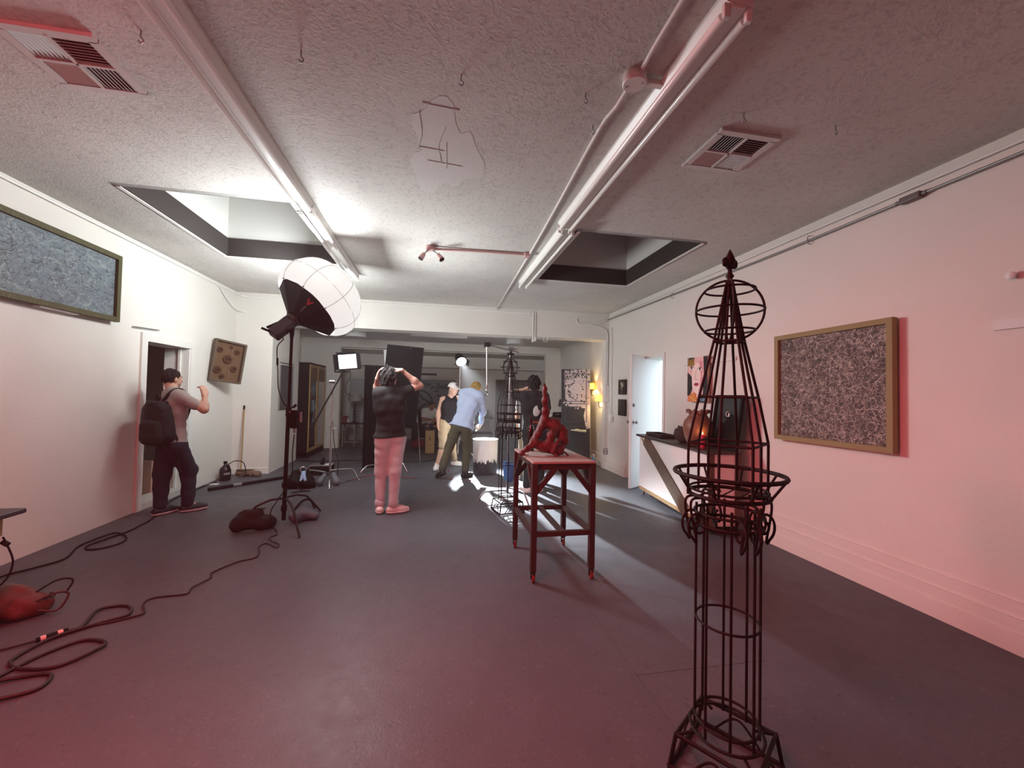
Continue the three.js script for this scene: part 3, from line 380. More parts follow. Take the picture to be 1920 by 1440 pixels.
// ================================================================= WIRE TOWERS
function tower(label, at, turn, basketR, Y = (y) => y) {
  const t = thing('wire_tower', label, 'garden obelisk', at, 'wire garden towers', turn), m = M.iron, r = 0.0055, C = 0.118;
  const q = (a, R) => [R * Math.cos(a), R * Math.sin(a)];
  // base: two square frames with slanting corner posts, a ring and arcs
  const sq = (h, y, rad) => { for (let i = 0; i < 4; i++) { const a = Math.PI / 4 + i * Math.PI / 2, b = a + Math.PI / 2, A = q(a, h * 1.414), B = q(b, h * 1.414); part('base_bar', rod([A[0], y, A[1]], [B[0], y, B[1]], rad), m, t); } };
  sq(0.165, 0.012, 0.009); sq(0.145, 0.135, 0.008);
  for (let i = 0; i < 4; i++) { const a = Math.PI / 4 + i * Math.PI / 2, A = q(a, 0.165 * 1.414), B = q(a, 0.145 * 1.414); part('base_post', rod([A[0], 0.004, A[1]], [B[0], 0.14, B[1]], 0.008), m, t); const D = q(a, C); part('base_brace', rod([B[0], 0.135, B[1]], [D[0], 0.15, D[1]], 0.006), m, t); }
  part('base_ring', ring(0.135, 0.006, 0.16), m, t); part('base_ring', ring(C, 0.006, 0.2), m, t);
  for (let i = 0; i < 4; i++) { const a = i * Math.PI / 2, A = q(a, 0.16), B = q(a, 0.15); part('base_arc', tube([[A[0] - 0.1 * Math.sin(a), 0.012, A[1] + 0.1 * Math.cos(a)], [B[0], 0.11, B[1]], [A[0] + 0.1 * Math.sin(a), 0.012, A[1] - 0.1 * Math.cos(a)]], 0.005, false, 20), m, t); }
  for (let i = 0; i < 8; i++) { const a = (i + 0.5) * Math.PI / 4, A = q(a, C); part('column_rod', rod([A[0], 0.15, A[1]], [A[0], 1.06, A[1]], r), m, t); }
  part('column_ring', ring(C, 0.005, 0.595), m, t); part('column_ring', ring(C + 0.006, 0.007, 0.985), m, t); part('column_ring', ring(C + 0.008, 0.006, 1.03), m, t);
  // capital: scrolls at the corners, lower and upper basket rings
  for (let i = 0; i < 4; i++) for (const s of [-1, 1]) {
    const a = Math.PI / 4 + i * Math.PI / 2, pts = []; for (let k = 0; k <= 26; k++) { const th = -1.4 + k * 0.36, rad = 0.062 * (1 - k / 34); pts.push([rad * Math.cos(th) , rad * Math.sin(th)]); }
    const cx = 0.135, cy = 0.985, P = pts.map(([u, v]) => [cx + u * 0.75, cy + v, s * 0.028]); P.unshift([0.10, 1.095, s * 0.02], [0.165, 1.075, s * 0.024]); 
    part('scroll', tube(P.map(([x, y, z]) => [x * Math.cos(a) - z * Math.sin(a), y, x * Math.sin(a) + z * Math.cos(a)]), 0.0055, false, 90, 6), m, t);
  }
  part('basket_ring', ring(0.15, 0.008, 1.105), m, t); part('basket_ring', ring(basketR, 0.009, 1.19), m, t); part('basket_ring', ring(0.145, 0.005, 1.125), m, t);
  for (let i = 0; i < 8; i++) { const a = i * Math.PI / 4, A = q(a, 0.15), B = q(a, basketR); part('basket_strut', rod([A[0], 1.105, A[1]], [B[0], 1.19, B[1]], 0.005), m, t); }
  for (let i = 0; i < 3; i++) { const y = 1.112, o = -0.06 + i * 0.06; part('floor_wire', rod([-0.12, y, o], [0.12, y, o], 0.003), m, t); }
  // obelisk: posts from the basket to the square, then leaning rods into the finial
  const hs = 0.118, sy = 1.315, levels = [[sy, hs], [1.505, 0.088], [1.735, 0.046], [1.99, 0.008]];
  for (let i = 0; i < 4; i++) { const a = Math.PI / 4 + i * Math.PI / 2, d = [Math.cos(a) * 1.414, Math.sin(a) * 1.414], b = i * Math.PI / 2, e = [Math.cos(b), Math.sin(b)];
    for (const dir of [d, e]) { part('obelisk_post', rod([dir[0] * hs, 1.105, dir[1] * hs], [dir[0] * hs, sy, dir[1] * hs], r), m, t); part('obelisk_rod', tube(levels.map(([y, h]) => [dir[0] * h, y, dir[1] * h]), r, false, 30, 6, 0.15), m, t); }
    for (const [y, h] of levels.slice(0, 3)) { const A = [d[0] * h, d[1] * h], a2 = a + Math.PI / 2, B = [Math.cos(a2) * 1.414 * h, Math.sin(a2) * 1.414 * h]; part('obelisk_frame', rod([A[0], y, A[1]], [B[0], y, B[1]], 0.005), m, t); } }
  // globe
  const R = 0.127, cy = 1.865; for (const [o] of [[-0.085], [0], [0.085]]) part('globe_ring', ring(Math.sqrt(R * R - o * o), 0.0045, cy + o), m, t); for (let i = 0; i < 2; i++) part('globe_hoop', new THREE.TorusGeometry(R, 0.0048, 7, 44).rotateY(0.4 + i * Math.PI / 2).translate(0, cy, 0), m, t);
  // finial
  const f = part('finial', lathe([[0, 0], [0.013, 0], [0.017, 0.012], [0.009, 0.022], [0.017, 0.034], [0.009, 0.046], [0.008, 0.06], [0.018, 0.078], [0.022, 0.098], [0.014, 0.12], [0, 0.15]], 14).translate(0, 1.975, 0), m, t);
  for (const s of [-1, 1]) part('finial_leaf', tube([[0, 2.04, 0], [s * 0.018, 2.058, 0], [s * 0.034, 2.052, 0], [s * 0.038, 2.07, 0], [s * 0.028, 2.078, 0]], 0.0085, false, 20, 8).rotateY(-0.3), m, f);
  for (const o of t.children) for (const m of [o, ...o.children]) { const p = m.geometry.attributes.position; for (let i = 0; i < p.count; i++) p.setY(i, Y(p.getY(i))); m.geometry.computeVertexNormals(); }
  return t;
}
tower('tall black wire garden tower with globe, standing near the counter', [1.195, 0, -1.5], 0.62, 0.205);
tower('black wire garden tower with globe, behind the sculpture table', [0.945, 0, -5.2], 0.2, 0.165, (y) => y < 0.85 ? y : y < 1.19 ? 0.85 + (y - 0.85) * 1.16 : 1.2444 + (y - 1.19) * 0.885);

// ================================================================= SCULPTURE TABLE
{
  const t = thing('work_table', 'tall red-brown metal table on castors carrying the red sculpture', 'table', [1.045, 0, -3.585]), m = mat(0x3d2724, 0.55, { metalness: 0.25, bumpMap: T.fine, bumpScale: 0.001, map: rep(T.plasterColor, 1) });
  const hx = 0.245, hz = 0.375, top = 0.96, L = 0.045;
  part('table_top', rb(2 * hx + 0.04, 0.018, 2 * hz + 0.04, 0.003, 0, top - 0.009, 0), mat(0xaa9c96, 0.6, { map: rep(T.plasterColor, 1) }), t);
  for (const s of [-1, 1]) { part('rail', bx(-hx + L / 2, hx - L / 2, top - 0.07, top - 0.019, s * hz - s * 0.005, s * hz - s * 0.04), m, t); part('rail', bx(s * hx - s * 0.005, s * hx - s * 0.04, top - 0.07, top - 0.019, -hz + L / 2, hz - L / 2), m, t); }
  for (const sx of [-1, 1]) for (const sz of [-1, 1]) {
    part('leg', bx(sx * hx - L / 2, sx * hx + L / 2, 0.085, top - 0.019, sz * hz - L / 2, sz * hz + L / 2), m, t);
    part('gusset', beam([sx * (hx - 0.01), top - 0.25, sz * hz], [sx * (hx - 0.17), top - 0.06, sz * hz], 0.035, 0.04), m, t);
    part('gusset', beam([sx * hx, top - 0.25, sz * (hz - 0.01)], [sx * hx, top - 0.06, sz * (hz - 0.2)], 0.035, 0.04, [1, 0, 0]), m, t);
    const c = part('castor', [cyl(0.022, 0.022, 0.012, sx * hx, 0.073, sz * hz), bx(sx * hx - 0.018, sx * hx - 0.013, 0.03, 0.075, sz * hz - 0.012, sz * hz + 0.014), bx(sx * hx + 0.013, sx * hx + 0.018, 0.03, 0.075, sz * hz - 0.012, sz * hz + 0.014)], M.iron, t);
    part('wheel', new THREE.CylinderGeometry(0.03, 0.03, 0.022, 18).rotateZ(Math.PI / 2).translate(sx * hx, 0.031, sz * hz + 0.008), mat(0x6b201a, 0.5), c);
  }
  for (const sx of [-1, 1]) part('stretcher', bx(sx * hx - 0.018, sx * hx + 0.018, 0.36, 0.40, -hz + L / 2, hz - L / 2), m, t);
  for (const sz of [-1, 1]) part('stretcher', bx(-hx + L / 2, hx - L / 2, 0.36, 0.40, sz * hz - 0.018, sz * hz + 0.018), m, t);
  part('stretcher', bx(-0.018, 0.018, 0.362, 0.398, -hz + 0.02, hz - 0.02), m, t);
}
{ // red acrobat sculpture, folded over itself with one leg straight up
  const c = [], add = (pts, rs) => { for (let i = 0; i < pts.length - 1; i++) c.push(cap(pts[i], pts[i + 1], rs[i], rs[i + 1])); };
  add([[0.972, 1.592, -3.60], [0.976, 1.548, -3.6], [0.981, 1.451, -3.6], [0.995, 1.353, -3.62], [0.992, 1.24, -3.64]], [0.012, 0.018, 0.027, 0.031, 0.05]);
  add([[0.994, 1.238, -3.64], [1.082, 1.222, -3.62], [1.138, 1.158, -3.6], [1.143, 1.085, -3.57], [1.112, 1.025, -3.55]], [0.05, 0.06, 0.062, 0.056, 0.044]);
  add([[0.96, 1.215, -3.61], [0.91, 1.14, -3.57], [0.868, 1.085, -3.56]], [0.04, 0.034, 0.032]);
  add([[0.748, 0.985, -3.5], [0.80, 1.02, -3.51], [0.868, 1.07, -3.53], [0.955, 1.035, -3.53], [1.045, 1.015, -3.52]], [0.018, 0.022, 0.036, 0.046, 0.044]);
  add([[0.742, 0.977, -3.50], [0.80, 0.972, -3.46]], [0.012, 0.008]);
  add([[0.992, 1.05, -3.5], [1.021, 1.137, -3.52], [1.075, 1.185, -3.56]], [0.036, 0.038, 0.036]);
  add([[1.05, 1.012, -3.5], [1.085, 1.0, -3.49]], [0.042, 0.034]); add([[1.11, 1.03, -3.5], [1.122, 0.98, -3.5]], [0.03, 0.012]);
  add([[1.09, 1.1, -3.48], [1.05, 1.06, -3.46], [1.02, 1.0, -3.45], [1.05, 0.974, -3.43]], [0.018, 0.017, 0.014, 0.01]);
  const t = thing('acrobat_sculpture', 'dark red contortionist figure with one leg straight up', 'sculpture', [0, 0, 0]), m = mat(0x540e0e, 0.5, { bumpMap: T.fine, bumpScale: 0.002 });
  const f = blend(c, 0.022), [lo, hi] = bounds(c, 0.03);
  part('body', net((x, y, z) => Math.max(f(x, y, z) + 0.0035 * Math.sin(x * 90) * Math.sin(y * 70 + z * 50), 0.961 - y), lo, hi, 0.0075), m, t);
  part('hair_tail', tube([[1.118, 1.0, -3.51], [1.15, 0.985, -3.5], [1.165, 0.966, -3.47]], 0.008), m, t);
}
{ const t = thing('wine_bottle', 'dark glass wine bottle standing behind the red sculpture', 'bottle', [0.905, 0.96, -3.82]); part('glass', lathe([[0, 0.004], [0.034, 0.002], [0.037, 0.01], [0.037, 0.19], [0.03, 0.225], [0.015, 0.25], [0.0135, 0.30], [0.016, 0.302], [0.016, 0.318], [0.011, 0.32], [0, 0.318]], 26), phys(0x0b1208, 0.08, { clearcoat: 1 }), t); part('label', new THREE.CylinderGeometry(0.0378, 0.0378, 0.09, 24, 1, true, 0.4, 3.6).translate(0, 0.1, 0), mat(0x3a1410, 0.7, { side: THREE.DoubleSide }), t); part('foil', cyl(0.0168, 0.0165, 0.06, 0, 0.262, 0), mat(0x16110f, 0.4), t); }

// ================================================================= COUNTER BY THE STREET DOOR
{
  const A = V3(3.14, 0, -5.9), B = V3(2.945, 0, -4.0), L = A.distanceTo(B), D = 0.36, turn = Math.atan2(B.x - A.x, B.z - A.z);
  const t = thing('counter', 'white counter with diagonal wooden plank along the wall', 'counter', [A.x, 0, A.z], undefined, turn);  // local +z runs along the front, +x towards the wall
  const wm = mat(0xe3dcd8, 0.55), wd = mat(0x77624f, 0.75, { map: rep(T.wood, 1.5, 0.6), bumpMap: T.wood, bumpScale: 0.003 }), b = 0.10, y1 = 0.885;
  part('body', bx(0.012, D, b, y1, 0.01, L - 0.01), wm, t);
  part('counter_top', rb(D + 0.05, 0.032, L + 0.07, 0.005, D / 2 - 0.02, y1 + 0.017, L / 2), mat(0x4c4138, 0.45, { map: rep(T.wood, 1) }), t);
  part('front_panel', bx(0, 0.012, b, y1, 0, L), mat(0xe6e2de, 0.5), t);
  part('diagonal_plank', beam([-0.006, y1 - 0.02, 0.22], [-0.006, b + 0.03, L - 0.45], 0.026, 0.19, [0, 0.75, 0.66]), wd, t);
  part('diagonal_edge', beam([-0.004, y1 - 0.03, 0.095], [-0.004, b + 0.02, L - 0.56], 0.02, 0.02, [0, 0.75, 0.66]), M.palewood, t);
  part('diagonal_edge', beam([-0.004, y1 - 0.03, 0.345], [-0.004, b + 0.05, L - 0.335], 0.02, 0.02, [0, 0.75, 0.66]), M.palewood, t);
  part('corner_batten', bx(-0.004, 0.06, b, y1, L, L + 0.012), wd, t); part('corner_batten', bx(D - 0.06, D, b, y1, L, L + 0.012), wd, t); part('base_rail', bx(-0.002, 0.03, b - 0.02, b + 0.03, 0, L), M.palewood, t);
  part('end_panel', bx(0.06, D - 0.06, b + 0.02, y1, L - 0.005, L + 0.003), wm, t); part('kick', bx(0.03, D - 0.02, 0.045, b, 0.35, L - 0.03), M.black, t);
  for (const [x, z] of [[0.04, 0.08], [D - 0.05, 0.08], [0.05, L - 0.08], [D - 0.05, L - 0.08]]) part('foot', [cyl(0.016, 0.022, b - 0.004, x, 0.002, z, 12)], M.steel, t);
  const on = (u, w) => { const c = Math.cos(turn), s = Math.sin(turn); return [A.x + u * c + w * s, 0.92, A.z - u * s + w * c]; };
  // things on top
  { const p = on(0.14, 0.42), k = thing('flat_tray', 'flat dark wooden tray at door end of the counter', 'tray', p, undefined, turn); part('tray_base', rb(0.22, 0.012, 0.5, 0.003, 0, 0.007, 0), M.black, k); for (const s of [-1, 1]) part('tray_rim', [rb(0.015, 0.05, 0.5, 0.004, s * 0.105, 0.026, 0), rb(0.2, 0.05, 0.015, 0.004, 0, 0.026, s * 0.245)], mat(0x2a1d18, 0.5), k); }
  { const p = on(0.15, 1.1), k = thing('spiky_pot', 'dark round pot with spiky rim on the counter', 'pot', p); const prof = lathe([[0, 0.002], [0.065, 0.003], [0.112, 0.04], [0.136, 0.105], [0.122, 0.165], [0.078, 0.195], [0.066, 0.19], [0.11, 0.155], [0.12, 0.1], [0.06, 0.02], [0, 0.015]], 22); part('bowl', prof, mat(0x3a2a26, 0.8, { bumpMap: T.stucco, bumpScale: 0.012 }), k); for (let i = 0; i < 16; i++) { const a = i * 0.3927; part('spike', rod([0.075 * Math.cos(a), 0.188, 0.075 * Math.sin(a)], [0.082 * Math.cos(a), 0.215, 0.082 * Math.sin(a)], 0.012, 6, 0.002), mat(0x33241f, 0.85), k); } }
  { const p = on(0.125, 1.46), k = thing('clay_vase', 'big brown clay vase with torn rim on counter', 'vase', p); part('vessel', lathe([[0, 0.002], [0.09, 0.003], [0.12, 0.03], [0.155, 0.13], [0.172, 0.22], [0.155, 0.3], [0.115, 0.35], [0.098, 0.375], [0.11, 0.40], [0.118, 0.42], [0.106, 0.418], [0.09, 0.375], [0.13, 0.3], [0.15, 0.22], [0.1, 0.03], [0, 0.02]], 36), mat(0x7a4c38, 0.45, { map: rep(T.plasterColor, 2), bumpMap: T.plaster, bumpScale: 0.004 }), k); for (let i = 0; i < 10; i++) { const a = i * 0.628; part('rim_flap', rod([0.108 * Math.cos(a), 0.405, 0.108 * Math.sin(a)], [0.13 * Math.cos(a), 0.44, 0.13 * Math.sin(a)], 0.03, 6, 0.006), mat(0x6b4232, 0.5), k); } }
  { const p = on(0.06, 1.68), k = thing('pillar_candle', 'lit red pillar candle in front of the clay vase', 'candle', p); part('wax', lathe([[0, 0.001], [0.03, 0.001], [0.031, 0.15], [0.027, 0.158], [0.02, 0.15], [0, 0.148]], 24), phys(0xc02a45, 0.5, { transmission: 0.15 }), k); part('wick', cyl(0.0015, 0.0015, 0.014, 0, 0.147, 0, 6), M.black, k); part('flame', lathe([[0, 0], [0.006, 0.006], [0.007, 0.012], [0.004, 0.022], [0, 0.032]], 12).translate(0, 0.158, 0), mat(0xffb060, 1, { emissive: new THREE.Color().setRGB(1, 0.55, 0.18), emissiveIntensity: 6 }), k); const l = new THREE.PointLight(new THREE.Color().setRGB(1, 0.6, 0.25), POWER.candle); l.position.set(p[0], p[1] + 0.17, p[2]); l.castShadow = true; l.shadow.radius = 0.3; l.name = 'candle_flame_glow'; scene.add(l); }
  { const p = on(0.328, 1.66), k = thing('framed_picture', 'black framed panel leaning on the wall behind the candle', 'picture', p, undefined, turn - Math.PI / 2); const w = 0.52, h = 0.62; const g = [0, h / 2]; part('panel', bx(-w / 2 + 0.03, w / 2 - 0.03, 0.03, h - 0.03, 0, 0.012), mat(0x121214, 0.3), k); part('frame_bar', bx(-w / 2, w / 2, 0, 0.03, 0, 0.03), M.black, k); part('frame_bar', bx(-w / 2, w / 2, h - 0.03, h, 0, 0.03), M.black, k); part('frame_bar', bx(-w / 2, -w / 2 + 0.03, 0.03, h - 0.03, 0, 0.03), M.black, k); part('frame_bar', bx(w / 2 - 0.03, w / 2, 0.03, h - 0.03, 0, 0.03), M.black, k); part('emblem', [new THREE.TorusGeometry(0.028, 0.004, 6, 20, 4.2).rotateZ(1).translate(0.0, 0.40, 0.014), bx(0.015, 0.04, 0.37, 0.41, 0.012, 0.015), bx(-0.03, -0.022, 0.38, 0.42, 0.012, 0.015)], mat(0xc9c6c4, 0.5), k); k.rotation.set(-0.14, turn - Math.PI / 2, 0, 'YXZ'); }
}
// ================================================================= LIGHTING GEAR
const lightAt = (l, p, d, name) => { l.position.set(...p); if (d) l.lookAt(p[0] + d[0], p[1] + d[1], p[2] + d[2]); l.name = name; scene.add(l); return l; };
{ // lantern softbox on a black stand
  const s = [-1.61, 0, -4.92];
  const t = thing('light_stand', 'tall black light stand carrying the glowing lantern softbox', 'light stand', s);
  part('post', rod([0, 0.06, 0], [0.012, 1.25, 0], 0.021, 14), M.black, t); part('post', rod([0.012, 1.2, 0], [0.02, 2.1, 0], 0.016, 14), M.black, t);
  part('collar', [cyl(0.028, 0.028, 0.09, 0.012, 1.2, 0), cyl(0.03, 0.03, 0.06, 0.001, 0.16, 0), cyl(0.03, 0.03, 0.05, 0, 0.42, 0)], M.rubber, t); part('clamp_knob', [rod([0.012, 1.28, 0], [0.07, 1.31, 0], 0.008), rod([0.06, 1.30, 0], [0.09, 1.33, 0.0], 0.014), rod([0, 0.45, 0], [0.06, 0.45, 0.02], 0.014)], M.black, t);
  for (const [x, z] of [[-0.40, 0.20], [0.30, 0.45], [0.25, -0.5]]) { const l = Math.hypot(x, z), k = 0.6; part('leg', tube([[0, 0.30, 0], [x * 0.3, 0.295, z * 0.3], [x * k, 0.24, z * k], [x, 0.012, z]], 0.012, false, 30, 8, 0.2), mat(0x2a1718, 0.35, { metalness: 0.5 }), t); }
  part('spigot', [cyl(0.02, 0.02, 0.09, 0.02, 2.08, 0), rb(0.04, 0.12, 0.05, 0.01, 0.022, 2.16, 0)], M.black, t);
  const dir = V3(0.56, 0.71, -0.42).normalize(), O = V3(-1.575, 2.29, -4.93), Q = new THREE.Quaternion().setFromUnitVectors(V3(0, 1, 0), dir);
  const g = thing('lantern_softbox', 'big glowing white lantern softbox with black skirt', 'softbox', O.toArray()); g.quaternion.copy(Q);
  part('lamp_head', [rb(0.13, 0.26, 0.12, 0.02, 0, -0.17, 0), cyl(0.075, 0.085, 0.05, 0, -0.05, 0, 24)], mat(0x2b2326, 0.5), g); part('yoke', [rod([-0.08, -0.15, 0], [-0.1, -0.27, 0.02], 0.014), rod([0.08, -0.15, 0], [0.02, -0.22, 0.05], 0.014)], M.black, g); part('handle', rod([0.0, -0.28, 0.03], [-0.10, -0.33, 0.08], 0.013), M.black, g);
  part('speed_ring', [cyl(0.095, 0.095, 0.02, 0, -0.005, 0, 28)], M.black, g); part('reflector_clip', bx(0.06, 0.1, 0.02, 0.09, 0.02, 0.06), M.white, g);
  const n = 8, seg = 48; // fabric dome in eight slightly puffed panels
  const prof = [[0.385, 0.19], [0.435, 0.25], [0.468, 0.335], [0.472, 0.42], [0.455, 0.5], [0.415, 0.585], [0.345, 0.665], [0.24, 0.73], [0.12, 0.765], [0.001, 0.775]];
  const pc = new THREE.CatmullRomCurve3(prof.map(([r, y]) => V3(r, y, 0)));
  const glow = mat(0x8f8d8a, 0.9, { emissive: new THREE.Color().setRGB(1, 0.99, 0.96), emissiveIntensity: 0.8, side: THREE.DoubleSide });
  for (let p = 0; p < n; p++) {
    const a0 = p / n * Math.PI * 2, a1 = (p + 1) / n * Math.PI * 2, pos = [], idx = [], U = 10, W = 22;
    for (let j = 0; j <= W; j++) for (let i = 0; i <= U; i++) { const c = pc.getPoint(j / W), a = a0 + (a1 - a0) * i / U, puff = 1 + 0.035 * Math.sin(i / U * Math.PI) + 0.004 * Math.sin(i * 2.2 + j * 1.3 + p); pos.push(c.x * puff * Math.cos(a), c.y, c.x * puff * Math.sin(a)); }
    for (let j = 0; j < W; j++) for (let i = 0; i < U; i++) { const a = j * (U + 1) + i; idx.push(a, a + U + 1, a + 1, a + 1, a + U + 1, a + U + 2); }
    const ge = new THREE.BufferGeometry(); ge.setAttribute('position', new THREE.BufferAttribute(new Float32Array(pos), 3)); ge.setIndex(idx); ge.computeVertexNormals(); part('fabric_panel', ge, glow, g);
    const rib = []; for (let j = 0; j <= 14; j++) { const c = pc.getPoint(j / 14); rib.push([c.x * 1.004 * Math.cos(a0), c.y, c.x * 1.004 * Math.sin(a0)]); } part('rib_seam', tube(rib, 0.003, false, 30, 5), mat(0xb9b4ae, 0.8), g);
  }
  part('rib_seam', ring(0.488, 0.0022, 0.4, 60), mat(0xcac6c0, 0.8), g);
  for (let p = 0; p < n; p++) { const a0 = p / n * Math.PI * 2, a1 = (p + 1) / n * Math.PI * 2, P = (r, y, a) => [r * Math.cos(a), y, r * Math.sin(a)]; const v = [P(0.09, 0.0, a0), P(0.09, 0.0, a1), P(0.40, 0.2, a1), P(0.40, 0.2, a0), P(0.085, 0.006, a0), P(0.085, 0.006, a1), P(0.395, 0.206, a1), P(0.395, 0.206, a0)].flat();
    const ge = new THREE.BufferGeometry(); ge.setAttribute('position', new THREE.BufferAttribute(new Float32Array(v), 3)); ge.setIndex([0, 1, 2, 0, 2, 3, 4, 6, 5, 4, 7, 6, 2, 6, 7, 2, 7, 3]); const q = ge.toNonIndexed(); q.computeVertexNormals(); part('skirt_panel', q, mat(0x141214, 0.85, { side: THREE.DoubleSide }), g); part('skirt_stud', new THREE.SphereGeometry(0.007, 8, 6).translate(...P(0.398, 0.193, a0)), M.steel, g); }
  // red letter V and grey lettering bar on the skirt
  const mark = new THREE.Shape(); mark.moveTo(-0.035, 0.04); mark.lineTo(-0.016, 0.04); mark.lineTo(0, -0.005); mark.lineTo(0.016, 0.04); mark.lineTo(0.035, 0.04); mark.lineTo(0.008, -0.035); mark.lineTo(-0.008, -0.035);
  const logo = part('logo_letter', new THREE.ExtrudeGeometry(mark, { depth: 0.003, bevelEnabled: false }), mat(0xb02734, 0.6), g);
  { // on the panel facing the viewer, near the outer edge
    const cw = V3(0, 1.5, 0).sub(O).applyQuaternion(Q.clone().invert()); const th = Math.atan2(cw.z, cw.x), p = Math.floor(((th + 2 * Math.PI) % (2 * Math.PI)) / (Math.PI / 4)), am = (p + 0.5) * Math.PI / 4, k = Math.cos(Math.PI / 8);
    const at = (s) => V3((0.09 + 0.31 * s) * k * Math.cos(am), 0.2 * s, (0.09 + 0.31 * s) * k * Math.sin(am)); const out = at(1).sub(at(0)).normalize(), tan = V3(-Math.sin(am), 0, Math.cos(am)), nor = out.clone().cross(tan).normalize(); if (nor.y > 0) nor.negate(); const tx = out.clone().cross(nor).normalize();
    logo.quaternion.setFromRotationMatrix(new THREE.Matrix4().makeBasis(tx, out, tx.clone().cross(out))); const base = at(0.72).addScaledVector(nor, 0.006); logo.position.copy(base);
    part('lettering', beam(at(0.28).addScaledVector(nor, 0.004).toArray(), at(0.55).addScaledVector(nor, 0.004).toArray(), 0.012, 0.003, nor.toArray()), mat(0x6d6a6c, 0.7), g);
  }
  // light leaves the dome forwards and to all sides
  const D = (v) => v.clone().applyQuaternion(Q), at = (x, y, z) => O.clone().add(D(V3(x, y, z))).toArray(), col = new THREE.Color().setRGB(0.93, 0.985, 1);
  const dx = D(V3(1, 0, 0)), dz = D(V3(0, 0, 1));
  lightAt(new THREE.RectAreaLight(col, POWER.lantern * 0.012, 0.75, 0.75), at(0, 0.80, 0), dir.toArray(), 'lantern_front_glow');
  for (const [x, z, y, tilt, k] of [[1, 0, 0.42, 0.35, 2.0], [-1, 0, 0.42, -0.5, 1.1], [0, 1, 0.26, -0.2, 1.2], [-0.35, -1, 0.42, 0.3, 1.6]]) { const d = D(V3(x, tilt, z)).toArray(); lightAt(new THREE.RectAreaLight(col, POWER.lantern * k, 0.6, 0.36), at(x * 0.51, y, z * 0.51), d, 'lantern_side_glow'); }
  // ballast strapped to the post and its cables
  const b = thing('lamp_ballast', 'black finned ballast hanging on the light stand post', 'ballast', [-1.525, 1.17, -4.9]); part('case', rb(0.075, 0.2, 0.06, 0.008, 0, 0, 0), M.black, b); for (let i = 0; i < 5; i++) part('fin', bx(-0.035, 0.035, -0.09, 0.09, 0.03, 0.045).translate(0, 0, 0).scale(1 - i * 0, 1, 1).applyMatrix4(new THREE.Matrix4().makeScale(0.08, 1, 1)).translate(-0.03 + i * 0.015, 0, 0), M.rubber, b); part('connector', [cyl(0.016, 0.016, 0.06, 0.06, -0.03, 0), cyl(0.014, 0.014, 0.05, 0.06, 0.03, 0), cyl(0.012, 0.016, 0.05, 0, -0.15, 0)], M.steel, b); part('hook', tube([[-0.035, 0.06, 0], [-0.07, 0.09, 0], [-0.085, 0.06, 0]], 0.006), M.steel, b);
  single('lamp_cable', [tube([[-1.66, 2.05, -4.88], [-1.71, 1.95, -4.85], [-1.70, 1.7, -4.86], [-1.69, 1.5, -4.87], [-1.63, 1.35, -4.86], [-1.57, 1.28, -4.87]], 0.0055, false, 60), rod([-1.706, 1.84, -4.855], [-1.705, 1.76, -4.858], 0.011), tube([[-1.62, 2.12, -4.9], [-1.68, 2.09, -4.88], [-1.66, 2.05, -4.88]], 0.0055)], M.rubber, 'thin black cable hanging from the lantern lamp head', 'cable');
  single('lamp_cable', [tube([[-1.525, 1.0, -4.9], [-1.53, 0.8, -4.88], [-1.52, 0.6, -4.86], [-1.56, 0.45, -4.87], [-1.63, 0.32, -4.8], [-1.685, 0.2, -4.76], [-1.66, 0.08, -4.72], [-1.58, 0.008, -4.66]], 0.0055, false, 80)], M.rubber, 'black cable dropping from the ballast to the floor', 'cable');
}
// sandbags by the stand
{ const t = thing('sandbag', 'dark maroon sandbag slung over the light stand leg', 'sandbag', [0, 0, 0]); part('bag', blob([cap([-2.0, 0.08, -4.74], [-1.74, 0.075, -4.83], 0.07, 0.062), cap([-1.95, 0.15, -4.78], [-1.82, 0.18, -4.8], 0.06, 0.05), cap([-1.78, 0.07, -4.76], [-1.72, 0.06, -4.86], 0.055)], 0.06, 0.012, 0.012, (x, y) => 0.006 - y), mat(0x1b0d0e, 0.8, { bumpMap: T.cloth, bumpScale: 0.001 }), t); part('strap', beam([-1.96, 0.215, -4.78], [-1.76, 0.22, -4.82], 0.035, 0.006), mat(0x351518, 0.8), t); }
{ const t = thing('sandbag', 'grey-blue sandbag behind the light stand foot', 'sandbag', [0, 0, 0]); part('bag', blob([cap([-1.52, 0.07, -5.0], [-1.38, 0.06, -5.18], 0.066, 0.06), cap([-1.48, 0.1, -5.1], [-1.33, 0.05, -5.08], 0.06, 0.045)], 0.05, 0.012, 0.01, (x, y) => 0.006 - y), mat(0x55616b, 0.6, { bumpMap: T.cloth, bumpScale: 0.001 }), t); part('strap', tube([[-1.54, 0.13, -5.02], [-1.47, 0.22, -5.1], [-1.40, 0.215, -5.14], [-1.35, 0.12, -5.14]], 0.013), M.rubber, t); }
